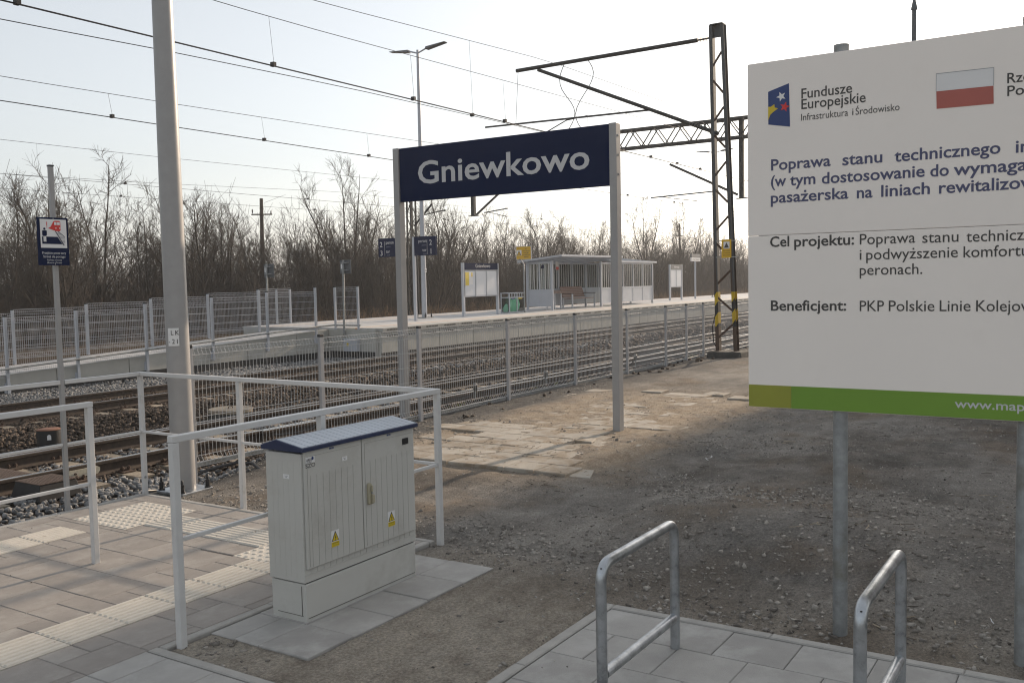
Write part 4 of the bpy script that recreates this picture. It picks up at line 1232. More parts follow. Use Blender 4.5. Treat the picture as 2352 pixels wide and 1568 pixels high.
# roof
ov = .018; zr, ze, yr = 1.016, .981, 3.90
xa, xb, ya, yb = x0-ov, x1+.012, y0-.028, y1+ov
rf = add('roof', MB().prism([(xa, ya, .957), (xa, ya, ze), (xa, yr, zr), (xa, yb, ze), (xa, yb, .957)], (xb-xa, 0, 0)), mt['navy_roof'], cb, bevel=.003)
sl_ = (zr-ze)/(yr-ya)
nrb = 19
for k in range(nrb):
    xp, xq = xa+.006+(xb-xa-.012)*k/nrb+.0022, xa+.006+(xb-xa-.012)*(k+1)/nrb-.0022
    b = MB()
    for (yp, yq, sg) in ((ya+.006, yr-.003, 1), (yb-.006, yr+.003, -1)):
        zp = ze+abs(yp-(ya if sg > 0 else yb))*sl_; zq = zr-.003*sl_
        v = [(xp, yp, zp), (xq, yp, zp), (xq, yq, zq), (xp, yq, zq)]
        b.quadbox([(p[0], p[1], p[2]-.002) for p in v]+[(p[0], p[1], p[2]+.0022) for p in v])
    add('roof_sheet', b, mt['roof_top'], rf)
# handle
b = MB()
def oval(cx, cz, hw, hh, ya_, yb_, n=20):
    pts = []
    for k in range(n):
        a = 2*math.pi*k/n
        pts.append((cx+hw*math.cos(a), ya_, cz+math.copysign(hh-hw, math.sin(a))+hw*math.sin(a)))
    return MB().prism(pts, (0, yb_-ya_, 0))
hd = add('handle', oval(4.203, .62, .0165, .066, y0-.026, y0-.0105), mt['cab_handle'], dr, bevel=.003)
add('lever', MB().quadbox([(4.206, y0-.046, .568), (4.222, y0-.046, .568), (4.222, y0-.027, .556), (4.206, y0-.027, .556), (4.206, y0-.046, .615), (4.222, y0-.046, .615), (4.222, y0-.027, .618), (4.206, y0-.027, .618)]).box(4.204, 4.216, y0-.038, y0-.0265, .632, .672), mt['cab_handle'], hd, bevel=.004)
add('keyhole', MB().tube([(4.214, y0-.032, .625), (4.214, y0-.026, .625)], .0065, 10), mt['galv'], hd)
def sticker(par, xa, xb, za, zb, yf=y0-.0125):
    s = add('warning_sticker', MB().box(xa, xb, yf, yf+.0015, za, zb), mt['flag_white'], par)
    cx = (xa+xb)/2; w_ = xb-xa; zm = za+.36*(zb-za)
    add('yellow_band', MB().box(xa+.001, xb-.001, yf-.0012, yf-.0002, za+.001, za+.31*(zb-za)), mt['sticker_yellow'], s)
    tri = lambda k, y: [(cx-w_*.46*k, y, zm+.055*(1-k)*.3), (cx+w_*.46*k, y, zm+.055*(1-k)*.3), (cx, y, zm+.055*k*1.0+.003)]
    add('triangle_border', MB().prism(tri(1, yf-.0012), (0, .001, 0)), mt['dark_letter'], s)
    add('triangle', MB().prism(tri(.78, yf-.0024), (0, .001, 0)), mt['sticker_yellow'], s)
    add('lightning_bolt', MB().prism([(cx+.002, yf-.0036, zm+.036), (cx-.005, yf-.0036, zm+.018), (cx, yf-.0036, zm+.019), (cx-.003, yf-.0036, zm+.004), (cx+.006, yf-.0036, zm+.024), (cx+.001, yf-.0036, zm+.023)], (0, .001, 0)), mt['dark_letter'], s)
    text('lettering', 'NIE DOTYKAĆ !', s, mt['dark_letter'], (xa+.006, yf-.0014, za+.018), '-Y', w_-.012, .012, .01)
    text('lettering', 'Urządzenie elektryczne', s, mt['dark_letter'], (xa+.006, yf-.0014, za+.008), '-Y', w_-.012, .006)
sticker(dl, 3.873, 3.937, .375, .470); sticker(dr, 4.372, 4.437, .376, .470)
ms = add('maker_sticker', MB().box(3.692, 3.762, y0-.0125, y0-.011, .889, .924), mt['flag_white'], dl)
text('lettering', 'AREX', ms, mt['dark_letter'], (3.696, y0-.0135, .901), '-Y', .044, .02, .015, .15)
text('lettering', 'WB GROUP', ms, mt['dark_letter'], (3.698, y0-.0135, .892), '-Y', .04, .008, .01, .15)
add('emblem', MB().prism([(3.745+.0085*math.cos(a), y0-.0135, .913+.0095*math.sin(a)) for a in np.linspace(0, 5.8, 10)], (0, .001, 0)), mt['logo_blue'], ms)
text('lettering', 'SZO', dl, mt['dark_letter'], (3.690, y0-.0115, .864), '-Y', .074, .0335)
s2 = add('paper_label', MB().box(3.982, 4.025, y0-.0125, y0-.011, .855, .878), mt['flag_white'], dl)
add('print_line', MB().box(3.993, 4.015, y0-.0135, y0-.0126, .869, .871).box(4.0, 4.008, y0-.0135, y0-.0126, .860, .865), mt['line_grey'], s2)
s2 = add('paper_label', MB().box(x0-.0025, x0-.0008, 3.815, 3.862, .80, .825), mt['flag_white'], body)
add('print_line', MB().box(x0-.0036, x0-.0027, 3.826, 3.852, .8145, .8165).box(x0-.0036, x0-.0027, 3.834, 3.843, .805, .81), mt['line_grey'], s2)
s2 = add('name_plate', MB().box(4.529, 4.588, y0-.0135, y0-.011, .862, .901), mt['black'], dr)
b = MB()
for xx in (4.533, 4.584):
    for zz in (.866, .897): b.tube([(xx, y0-.0135, zz), (xx, y0-.0155, zz)], .002, 6)
add('rivet', b, mt['galv'], s2)
for par, xx in ((dl, 3.882), (dr, 4.384)):
    s2 = add('hinge_tag', MB().box(xx, xx+.034, y0-.0125, y0-.011, .940, .949), mt['logo_blue'], par)
    add('print_line', MB().box(xx+.01, xx+.03, y0-.0135, y0-.0126, .9435, .9455), mt['line_grey'], s2)

# ------------------------------------------------------------------ station name sign
ss = T('station_sign', 'large navy station name sign Gniewkowo between two white posts', 'sign', (10.27, 6.67, 0))
for (ya, yb) in ((4.965, 5.06), (8.29, 8.385)):
    p = add('post', MB().box(10.20, 10.32, ya, yb, -.35, 3.725), mt['white_paint'], ss, bevel=.006)
    if ya < 6:
        b = MB()
        for zz in (3.58, 3.35, 3.12): b.tube([(10.26, ya, zz), (10.26, ya-.009, zz)], .014, 10)
        add('bolt', b, mt['galv'], p, smooth=True)
bd = add('board', MB().box(10.225, 10.295, 5.062, 8.288, 2.99, 3.72), mt['navy'], ss, bevel=.004)
text('lettering', 'Gniewkowo', bd, mt['letter'], (10.222, 7.985, 3.215), '-X', 2.63, .43, .015)

# ------------------------------------------------------------------ project billboard
bb = T('billboard', 'large white information billboard with green foot strip on steel posts', 'billboard', (5.0, .7, 0))
BX = 4.935; BR = -1.75
for (y, zt) in ((1.163, 3.03), (.315, 3.035), (-1.2, 3.03)):
    p = add('post', MB().tube([(5.0, y, -.4), (5.0, y, zt)], .0375, 20), mt['galv_old'], bb, smooth=True)
b1 = add('lower_panel', MB().box(BX, BX+.022, BR, 1.63, 1.168, 2.0815), mt['board_white'], bb, bevel=.003)
b2 = add('upper_panel', MB().box(BX, BX+.022, BR, 1.63, 2.083, 2.985), mt['board_white'], bb, bevel=.003)
b = MB()
for zz in (1.4, 1.85, 2.0825, 2.3, 2.75): b.box(BX+.024, BX+.06, BR+.05, 1.58, zz-.02, zz+.02)
add('back_rail', b, mt['galv_old'], bb)
add('olive_strip', MB().box(BX-.0012, BX-.0002, 1.40, 1.628, 1.17, 1.288), mt['board_olive'], b1)
add('green_strip', MB().box(BX-.0012, BX-.0002, BR+.002, 1.3995, 1.17, 1.288), mt['board_green'], b1)
LX = BX-.0014
def words(par, rows, mat, capz, bold):
    for body, ya, yb, z in rows:
        text('lettering', body, par, mat, (LX, ya, z), '-X', ya-yb, capz/CAPR, bold)
words(b2, [('Fundusze', 1.351, 1.10, 2.774), ('Europejskie', 1.351, 1.035, 2.720)], mt['dark_letter'], .0435, .008)
words(b2, [('Infrastruktura', 1.351, 1.118, 2.662), ('i', 1.098, 1.092, 2.662), ('Środowisko', 1.080, .874, 2.662)], mt['dark_letter'], .030, 0)
words(b2, [('Rzeczpospolita', .412, .02, 2.731), ('Polska', .411, .235, 2.673)], mt['dark_letter'], .040, .008)
words(b2, [('Poprawa', 1.509, 1.204, 2.421), ('stanu', 1.144, .953, 2.418), ('technicznego', .893, .43, 2.415), ('infrastruktury', .373, -.13, 2.412),
           ('(w', 1.509, 1.429, 2.337), ('tym', 1.404, 1.274, 2.336), ('dostosowanie', 1.246, .759, 2.333), ('do', .734, .652, 2.330), ('wymagań', .627, .275, 2.329),
           ('pasażerska', 1.510, 1.116, 2.251), ('na', 1.075, 1.0, 2.249), ('liniach', .960, .737, 2.249), ('rewitalizowanych', .697, .09, 2.247)], mt['blue_letter'], .049, .016)
words(b1, [('Cel', 1.513, 1.412, 2.022), ('projektu:', 1.387, 1.087, 2.019), ('Beneficjent:', 1.512, 1.126, 1.686)], mt['dark_letter'], .046, .016)
words(b1, [('Poprawa', 1.061, .802, 2.017), ('stanu', .768, .608, 2.014), ('technicznego', .571, .19, 2.011), ('i', 1.061, 1.052, 1.941), ('podwyższenie', 1.029, .611, 1.940), ('komfortu', .587, .315, 1.938),
           ('peronach.', 1.060, .768, 1.864), ('PKP', 1.060, .944, 1.683), ('Polskie', .922, .713, 1.683), ('Linie', .690, .555, 1.683), ('Kolejowe', .531, .26, 1.682)], mt['dark_letter'], .046, .002)
words(b1, [('www.mapadotacji.gov.pl', .613, -.10, 1.218)], mt['letter'], .036, .010)
def face(pts, dx): return MB().prism([(LX-dx, p[0], p[1]) for p in pts], (.0008, 0, 0))
lg = add('fund_logo', face([(1.519, 2.829), (1.518, 2.660), (1.405, 2.638), (1.410, 2.860)], 0), mt['logo_blue'], b2)
def star(cy, cz, r, rot, curve=.42):
    return [(cy+(r if k % 2 == 0 else r*curve)*math.cos(rot+k*math.pi/5), cz+(r if k % 2 == 0 else r*curve)*math.sin(rot+k*math.pi/5)) for k in range(10)]
add('white_star', face(star(1.450, 2.797, .026, 1.2), .001), mt['flag_white'], lg)
add('red_star', face([p for p in star(1.432, 2.742, .027, .6) if p[0] > 1.404], .001), mt['logo_red'], lg)
add('yellow_star', face([(1.5185, 2.752), (1.5185, 2.682), (1.507, 2.71), (1.492, 2.722), (1.466, 2.738), (1.484, 2.744), (1.486, 2.762), (1.505, 2.75)], .001), mt['logo_yellow'], lg)
fl = add('flag', face([(.708, 2.731), (.464, 2.727), (.462, 2.645), (.706, 2.649)], 0), mt['flag_red'], b2)
add('flag_white_half', face([(.7085, 2.814), (.465, 2.810), (.464, 2.7275), (.708, 2.7315)], 0), mt['flag_white'], fl)
add('flag_outline', MB().prism([(LX-.001, .7095, 2.8155), (LX-.001, .464, 2.8115), (LX-.001, .464, 2.809), (LX-.001, .7095, 2.813)], (.0005, 0, 0)).box(LX-.001, LX-.0005, .4625, .4643, 2.728, 2.811).box(LX-.001, LX-.0005, .708, .7095, 2.73, 2.814), mt['line_grey'], fl)

# ------------------------------------------------------------------ bicycle stands
def rounded(pts, rad, n=6):
    out = [Vector(pts[0])]
    for i in range(1, len(pts)-1):
        p = Vector(pts[i]); a = (Vector(pts[i-1])-p).normalized(); c = (Vector(pts[i+1])-p).normalized()
        for k in range(n+1):
            t = k/n
            out.append((p+a*rad)*(1-t)**2+p*2*t*(1-t)+(p+c*rad)*t*t)
    out.append(Vector(pts[-1])); return out
def bike_stand(y, label):
    t = T('bicycle_stand', label, 'bicycle stand', (3.94, y, 0), 'galvanised bicycle stands')
    zt = .645
    xa, xb = 3.535, 4.345
    add('hoop', MB().tube(rounded([(xa, y, -.1), (xa, y, zt), (xb, y, zt), (xb, y, -.1)], .085, 8), .0242, 20), mt['galv'], t, smooth=True)
    add('lower_bar', MB().tube([(xa+.02, y, .16), (xb-.02, y, .16)], .0242, 18), mt['galv'], t, smooth=True)
    add('drain_hole', MB().lathe((xa-.004, y-.004, zt-.016), [(.0001, 0), (.0045, .001), (.0045, .004), (.0001, .005)], 8), mt['black'], t)
bike_stand(1.82, 'galvanised tube bicycle stand nearest the utility cabinet')
bike_stand(.75, 'galvanised tube bicycle stand in front of the billboard post')
# litter
for (x, y, a, l, w_, lab, m_) in ((7.3, 6.35, .2, .11, .03, 'white scrap of card on the soil left of the old slabs', 'flag_white'), (6.35, 5.75, .5, .09, .02, 'pale splinter of wood beside the utility cabinet', 'sleeper'), (5.52, 5.98, .1, .09, .006, 'white plastic strip on the soil by the handrail post', 'flag_white'), (5.35, .48, .6, .04, .004, 'cigarette end lying beside the kerb stones', 'flag_white'), (9.3, 3.5, .3, .2, .007, 'white plastic hoop strip lying on the soil right of the old slabs', 'flag_white')):
    z = float(ground_z(x, y))
    d = Vector((math.cos(a), math.sin(a), 0)); s = Vector((-d.y, d.x, 0))
    pts = [Vector((x, y, z+.012))+d*l*(k/6-.5)+s*.15*l*math.sin(k*.9)+Vector((0, 0, .012*math.sin(k*.8)**2)) for k in range(7)]
    b = MB()
    for p in pts: b.v += [tuple(p-s*w_/2), tuple(p+s*w_/2), tuple(p+s*w_/2+Vector((0, 0, .003))), tuple(p-s*w_/2+Vector((0, 0, .003)))]
    for k in range(6):
        for j in range(4): b.f.append((4*k+j, 4*k+(j+1) % 4, 4*k+4+(j+1) % 4, 4*k+4+j))
    b.f += [(3, 2, 1, 0), (24, 25, 26, 27)]
    add('litter', b, mt[m_], None, (x, y, z), label=lab, cat='litter', group='litter on the soil')
# ------------------------------------------------------------------ platform furniture
PZ = .52
def lamp(name, x, y, H, label, z0=PZ, number=None):
    t = T(name, label, 'lamp post', (x, y, z0), 'twin headed platform lamps')
    add('pole', MB().tube([(x, y, z0), (x, y, z0+4), (x, y, z0+H)], [.105, .085, .05], 12), mt['shelter'], t, smooth=True)
    add('base_plate', MB().box(x-.25, x+.25, y-.25, y+.25, z0, z0+.03), mt['galv_old'], t)
    b = MB()
    for sx in (-1, 1):
        for sy in (-1, 1): b.lathe((x+sx*.19, y+sy*.19, z0+.03), [(.03, 0), (.03, .1), (.016, .11), (.016, .17)], 8)
    add('bolt_cap', b, mt['black'], t)
    for s in (-1, 1):
        a = add('arm', MB().tube([(x, y, z0+H-.12), (x, y+s*.45, z0+H+.02)], .03, 8), mt['shelter'], t)
        b = MB(); y0_, y1_ = y+s*.42, y+s*1.32
        zz = z0+H
        b.quadbox([(x-.13, y0_, zz-.05), (x+.13, y0_, zz-.05), (x+.13, y1_, zz+.09), (x-.13, y1_, zz+.09), (x-.08, y0_, zz+.06), (x+.08, y0_, zz+.06), (x+.08, y1_, zz+.12), (x-.08, y1_, zz+.12)])
        add('lamp_head', b, mt['back_grey'], t, bevel=.02)
    if number:
        st = add('number_sticker', MB().box(x-.06, x+.06, y-.115, y-.108, z0+1.75, z0+1.9), mt['flag_white'], t)
        text('lettering', number, st, mt['dark_letter'], (x-.05, y-.118, z0+1.78), '-Y', .1, .11)
    return t
lamp('platform_lamp', 28.73, 22.25, 10.15, 'twin headed platform lamp rising behind the station sign', number='56')
lamp('platform_lamp', 60.8, 22.3, 9.7, 'distant twin headed platform lamp seen beside the lattice mast')

# platform number sign
t = T('platform_sign', 'navy platform number sign with two panels reading 2 3 and 2 1', 'sign', (26.4, 21.17, PZ))
for y in (20.84, 21.50):
    add('post', MB().box(26.36, 26.44, y-.05, y+.05, PZ, 3.5), mt['shelter'], t)
pr = add('right_panel', MB().box(26.35, 26.45, 19.85, 20.79, 2.83, 3.5), mt['navy'], t)
plf = add('left_panel', MB().box(26.35, 26.45, 21.55, 22.44, 2.83, 3.5), mt['navy'], t)
fx_ = 26.345
text('lettering', 'peron', pr, mt['letter'], (fx_, 20.60, 3.29), '-X', .36, .16, .006)
text('lettering', 'platform', pr, mt['letter_grey'], (fx_, 20.45, 3.17), '-X', .2, .07, 0, .2)
text('lettering', 'tor', pr, mt['letter'], (fx_, 20.42, 2.97), '-X', .18, .16, .006)
text('lettering', 'track', pr, mt['letter_grey'], (fx_, 20.39, 2.87), '-X', .15, .07, 0, .2)
text('lettering', '2', pr, mt['letter'], (fx_, 20.12, 3.19), '-X', None, .26, .006)
text('lettering', '1', pr, mt['letter'], (fx_, 20.11, 2.88), '-X', None, .26, .006)
add('divider', MB().box(fx_-.002, fx_, 20.205, 20.215, 2.87, 3.38), mt['letter'], pr)
text('lettering', '2', plf, mt['letter'], (fx_, 22.37, 3.19), '-X', None, .26, .006)
text('lettering', '3', plf, mt['letter'], (fx_, 22.36, 2.88), '-X', None, .26, .006)
add('divider', MB().box(fx_-.002, fx_, 22.135, 22.145, 2.87, 3.38), mt['letter'], plf)
text('lettering', 'peron', plf, mt['letter'], (fx_, 22.09, 3.29), '-X', .36, .16, .006)
text('lettering', 'platform', plf, mt['letter_grey'], (fx_, 22.07, 3.17), '-X', .2, .07, 0, .2)
text('lettering', 'tor', plf, mt['letter'], (fx_, 22.08, 2.97), '-X', .18, .16, .006)
text('lettering', 'track', plf, mt['letter_grey'], (fx_, 22.06, 2.87), '-X', .15, .07, 0, .2)

def info_board(name, x0, x1, y, z0, z1, zb, cases, label, head, letter, hx=None):
    t = T(name, label, 'notice board', ((x0+x1)/2, y, PZ), 'notice boards on the platform')
    for x in (x0, x1): add('post', MB().box(x-.05, x+.05, y-.05, y+.05, PZ, z1), mt['shelter'], t)
    h = add('header', MB().box(x0+.052, x1-.03, y-.06, y+.06, zb, z1), head, t)
    if letter:
        text('lettering', letter, h, mt['letter'], (hx[0], y-.064, hx[2]), '-Y', hx[1]-hx[0], .2, .004)
    add('case_frame', MB().box(x0+.05, x1-.05, y-.03, y+.05, z0, zb-.01), mt['shelter'], t)
    n = cases; w_ = (x1-x0-.1)/n
    for k in range(n):
        a = x0+.05+w_*k
        c = add('poster_case', MB().box(a+.05, a+w_-.05, y-.036, y-.031, z0+.06, zb-.07), mt['paper'], t)
        if name == 'notice_board' and k == 0:
            add('timetable', MB().box(a+.06, a+.30, y-.042, y-.037, zb-.62, zb-.1), mt['paper_yellow'], c)
            add('notice_sheet', MB().box(a+.32, a+.58, y-.042, y-.037, zb-.58, zb-.1), mt['flag_white'], c)
            add('yellow_notice', MB().box(a+.46, a+.55, y-.046, y-.043, zb-.28, zb-.12), mt['paper_yellow'], c)
    b = MB()
    for k in range(n+1):
        a = x0+.05+w_*k
        b.box(a-.03, a+.03, y-.05, y-.031, z0, zb-.01)
    add('case_bars', b, mt['shelter'], t)
    return t
info_board('notice_board', 29.92, 32.35, 21.24, 1.28, 2.61, 2.35, 3, 'three panel notice board headed Gniewkowo with yellow timetable', mt['navy'], 'Gniewkowo', (30.7, 31.75, 2.43))
t_ = info_board('information_board', 52.1, 53.9, 21.95, 1.3, 2.66, 2.37, 2, 'two panel grey notice board headed informacja far along the platform', mt['back_grey'], 'Informacja', (52.6, 53.4, 2.45))

# litter bins with bags
t = T('recycling_bin', 'grey framed recycling bin with green plastic bags on the platform', 'bin', (33.9, 21.45, PZ))
x0, x1, y0, y1 = 33.3, 34.5, 21.27, 21.68
b = MB()
for x in (x0, (x0+x1)/2, x1):
    for y in (y0, y1): b.box(x-.02, x+.02, y-.02, y+.02, PZ, 1.36)
for z in (PZ+.03, 1.17):
    for y in (y0, y1): b.box(x0, x1, y-.018, y+.018, z-.02, z+.02)
    for x in (x0, x1): b.box(x-.018, x+.018, y0, y1, z-.02, z+.02)
for k in range(7):
    x = x0+(x1-x0)*k/6; b.box(x-.015, x+.015, y0-.015, y0+.015, 1.17, 1.34)
add('frame', b, mt['shelter'], t)
add('top', MB().box(x0-.03, x1+.03, y0-.03, y1+.03, 1.345, 1.375), mt['shelter'], t)
for s in (x0+.01, x1-.01): add('side_panel', MB().box(s-.004, s+.004, y0+.02, y1-.02, PZ+.05, 1.15), mt['smoke_panel'], t)
for i, (cx, ln_, col_) in enumerate(((33.58, -.22, 'logo_blue'), (33.85, -.05, None), (34.15, -.10, 'sticker_yellow'))):
    prof = [(.12, 0), (.17, .1), (.19, .3), (.14, .5), (.13, .6)]
    bg_ = MB(); n = 14
    for r_, h_ in prof:
        off = ln_*(1-h_/.6)
        for k in range(n):
            a = 6.283*k/n; rr = r_*(1+.12*math.sin(3*a+i+h_*9))
            bg_.v.append((cx+off+rr*math.cos(a), 21.47+rr*.85*math.sin(a), PZ+.05+h_))
    for j in range(len(prof)-1):
        for k in range(n):
            a = j*n+k; c = j*n+(k+1) % n
            bg_.f.append((a, c, c+n, a+n))
    bg_.f.append(tuple(range(n))[::-1])
    add('bag', bg_, mt['bag'], t, smooth=True)
    if col_: add('bag_band', MB().box(cx-.14, cx+.14, y0-.025, y0+.01, 1.1, 1.155), mt[col_], t)

# yellow warning sign
t = T('warning_sign', 'yellow high voltage warning sign on a bent thin post beside the shelter', 'sign', (34.25, 21.11, PZ))
add('post', MB().tube([(34.25, 21.11, PZ), (34.25, 21.11, 2.57), (34.25, 21.30, 2.82)], .03, 10), mt['galv_old'], t, smooth=True)
fr = add('frame', MB().box(34.235, 34.265, 20.72, 21.475, 2.77, 3.34), mt['shelter'], t)
pnl = add('panel', MB().box(34.228, 34.234, 20.74, 21.455, 2.79, 3.32), mt['sign_yellow'], t)
sq_ = add('white_square', MB().box(34.223, 34.227, 21.20, 21.44, 2.95, 3.18), mt['flag_white'], pnl)
add('triangle', MB().prism([(34.219, 21.43, 2.96), (34.219, 21.21, 2.96), (34.219, 21.32, 3.165)], (.003, 0, 0)), mt['dark_letter'], sq_)
add('triangle_fill', MB().prism([(34.215, 21.40, 2.975), (34.215, 21.24, 2.975), (34.215, 21.32, 3.13)], (.003, 0, 0)), mt['sign_yellow'], sq_)
add('lightning_bolt', MB().prism([(34.211, 21.325, 3.10), (34.211, 21.34, 3.05), (34.211, 21.32, 3.05), (34.211, 21.33, 2.99), (34.211, 21.30, 3.06), (34.211, 21.32, 3.06)], (.003, 0, 0)), mt['dark_letter'], sq_)
for body, ya, w_, z in (('SIEĆ', 21.02, .1, 3.20), ('TRAKCYJNA POD', 21.15, .36, 3.11), ('NAPIĘCIEM !', 21.10, .26, 3.025), ('DOTKNIĘCIE GROZI', 21.16, .38, 2.94), ('ŚMIERCIĄ !', 21.08, .24, 2.855)):
    text('lettering', body, pnl, mt['dark_letter'], (34.226, ya, z), '-X', w_, .075, .012)

# small direction sign
t = T('direction_sign', 'small grey direction sign on a white pole far along the platform', 'sign', (56.1, 21.95, PZ))
add('pole', MB().tube([(56.15, 21.95, PZ), (56.15, 21.95, 2.9)], .06, 10), mt['shelter'], t, smooth=True)
add('upper_panel', MB().box(55.45, 56.95, 21.9, 21.98, 3.10, 3.33), mt['back_grey'], t)
lo = add('lower_panel', MB().box(55.45, 56.95, 21.9, 21.98, 2.87, 3.095), mt['flag_white'], t)
text('lettering', '← Toruń', lo, mt['dark_letter'], (55.5, 21.895, 2.93), '-Y', .55, .16)
text('lettering', 'Inowrocław →', lo, mt['dark_letter'], (56.2, 21.895, 2.93), '-Y', .7, .16)

# sign backs at the platform end
for (x, y, zt, lab) in ((20.85, 22.35, 2.56, 'grey back of a small square sign on a thin post above the ramp'), (21.72, 19.93, 2.62, 'grey back of a square sign on a leaning pole at the platform end')):
    t = T('sign_back', lab, 'sign', (x, y, .4), 'signs seen from behind')
    add('post', MB().tube([(x-.05, y, .3), (x, y, zt)], .035, 10), mt['galv_old'], t, smooth=True)
    add('plate', MB().box(x-.02+.06, x+.06, y-.27, y+.17, zt-.42, zt), mt['back_grey'], t)
    for zc in (zt-.33, zt-.1): add('clamp', MB().box(x-.05, x+.04, y-.2, y+.06, zc, zc+.03), mt['galv_old'], t)
    add('label', MB().box(x+.03, x+.038, y+.04, y+.13, zt-.27, zt-.12), mt['flag_white'], t)

# ------------------------------------------------------------------ shelter
sh = T('shelter', 'pale grey platform shelter with striped glass walls and two sloping roofs', 'shelter', (41.5, 21.7, PZ))
F = mt['shelter']
def spost(x, y, z1=2.74, w_=.09): add('post', MB().box(x-w_/2, x+w_/2, y-w_/2, y+w_/2, PZ, z1), F, sh)
def swall(a, c, zl=.68, stripes=True, n=1):
    a = Vector((*a, 0)); c = Vector((*c, 0)); d = (c-a).normalized(); s = Vector((-d.y, d.x, 0))
    def slab(u0, u1, z0, z1, th):
        p, q = a+d*u0, a+d*u1
        b = MB(); e = s*th/2
        b.quadbox([p-e+Vector((0, 0, z0)), q-e+Vector((0, 0, z0)), q+e+Vector((0, 0, z0)), p+e+Vector((0, 0, z0)), p-e+Vector((0, 0, z1)), q-e+Vector((0, 0, z1)), q+e+Vector((0, 0, z1)), p+e+Vector((0, 0, z1))])
        return b
    L = (c-a).length
    for k in range(n):
        u0, u1 = L*k/n+.03, L*(k+1)/n-.03
        add('lower_panel', slab(u0, u1, zl, 1.40, .03), F, sh)
        g_ = add('glass_pane', slab(u0, u1, 1.46, 2.62, .012), mt['glass'], sh)
        b = MB(); m_ = max(3, int((u1-u0)/.2))
        for j in range(m_):
            uu = u0+(u1-u0)*(j+.5)/m_
            b2_ = slab(uu-.014, uu+.014, 1.47, 2.61, .016); o = len(b.v); b.v += b2_.v; b.f += [tuple(i+o for i in f) for f in b2_.f]
        add('glass_stripes', b, mt['flag_white'], g_)
    b = slab(0, L, 1.40, 1.46, .06); b2_ = slab(0, L, 2.62, 2.70, .07); o = len(b.v); b.v += b2_.v; b.f += [tuple(i+o for i in f) for f in b2_.f]
    for k in range(n+1):
        b2_ = slab(max(0, L*k/n-.035), min(L, L*k/n+.035), zl, 2.62, .05); o = len(b.v); b.v += b2_.v; b.f += [tuple(i+o for i in f) for f in b2_.f]
    add('wall_frame', b, F, sh)
YF, YR = 21.05, 22.35
for (x, y) in ((36.55, YF), (36.55, YR), (41.35, YF), (42.55, YF), (47.5, YF), (42.2, YR), (47.5, YR)): spost(x, y)
swall((36.55, YF+.05), (36.55, YR-.05), n=2)
swall((36.6, YR), (42.15, YR), n=4)
swall((42.25, YR), (47.45, YR), n=4)
swall((41.4, YF), (42.5, YF), n=1)
swall((42.6, YF), (47.45, YF), n=4)
swall((47.5, YF+.05), (47.5, YR-.05), n=1)
def sroof(x0, x1, ya, za, yb, zb, nb):
    b = MB().quadbox([(x0, ya, za), (x1, ya, za), (x1, yb, zb), (x0, yb, zb), (x0, ya, za+.012), (x1, ya, za+.012), (x1, yb, zb+.012), (x0, yb, zb+.012)])
    r_ = add('roof_panel', b, mt['roof_sheet'], sh)
    b = MB()
    for k in range(nb+1):
        x = x0+(x1-x0)*k/nb
        b.quadbox([(x-.035, ya, za-.05), (x+.035, ya, za-.05), (x+.035, yb, zb-.05), (x-.035, yb, zb-.05), (x-.035, ya, za+.03), (x+.035, ya, za+.03), (x+.035, yb, zb+.03), (x-.035, yb, zb+.03)])
    for y, z in ((ya, za), (yb, zb)): b.box(x0-.04, x1+.04, y-.035, y+.035, z-.055, z+.035)
    add('roof_frame', b, F, r_)
mt['roof_sheet'] = glass_mat('shelter_roof_sheet', (.9, .92, .94), .1, .25, (.7, .72, .75))
sroof(36.2, 42.3, 20.35, 2.96, 22.6, 2.74, 6)
sroof(42.35, 47.8, 20.95, 2.75, 23.1, 2.98, 7)
sg = add('red_white_sign', MB().box(39.0, 39.25, 22.24, 22.27, 2.36, 2.75), mt['flag_white'], sh)
add('red_field', MB().box(39.0, 39.25, 22.232, 22.239, 2.36, 2.5), mt['logo_red'], sg)
add('wheelchair_sticker', MB().box(36.505, 36.515, 21.45, 21.6, 2.4, 2.55), mt['navy'], sh)

t = T('bench', 'brown slatted wooden bench with armrests inside the shelter', 'bench', (40.0, 21.5, PZ))
for k in range(4): add('seat_slat', MB().box(38.9, 41.1, 21.32+.115*k, 21.425+.115*k, .97, 1.0), mt['bench_wood'], t)
for k in range(6):
    z = 1.04+.085*k; y = 21.82+.03*k
    add('back_slat', MB().quadbox([(38.9, y, z), (41.1, y, z), (41.1, y+.03, z), (38.9, y+.03, z), (38.9, y+.025, z+.075), (41.1, y+.025, z+.075), (41.1, y+.055, z+.075), (38.9, y+.055, z+.075)]), mt['bench_wood'], t)
for x in (38.85, 41.1):
    add('leg', MB().box(x, x+.06, 21.28, 21.34, PZ, 1.2), F, t); add('leg', MB().box(x, x+.06, 21.78, 21.84, PZ, 1.0), F, t)
    add('armrest', MB().box(x-.01, x+.07, 21.25, 21.95, 1.2, 1.235), mt['black'], t)
t = T('leaning_rail', 'slatted wooden leaning rail at the left end of the shelter', 'perch', (37.6, 21.6, PZ))
for k in range(3): add('slat', MB().box(36.8, 38.4, 21.45+.1*k, 21.54+.1*k, 1.26+.05*k, 1.29+.05*k), mt['bench_wood'], t)
for x in (36.95, 37.6, 38.2): add('leg', MB().box(x-.03, x+.03, 21.52, 21.58, PZ, 1.27), F, t)

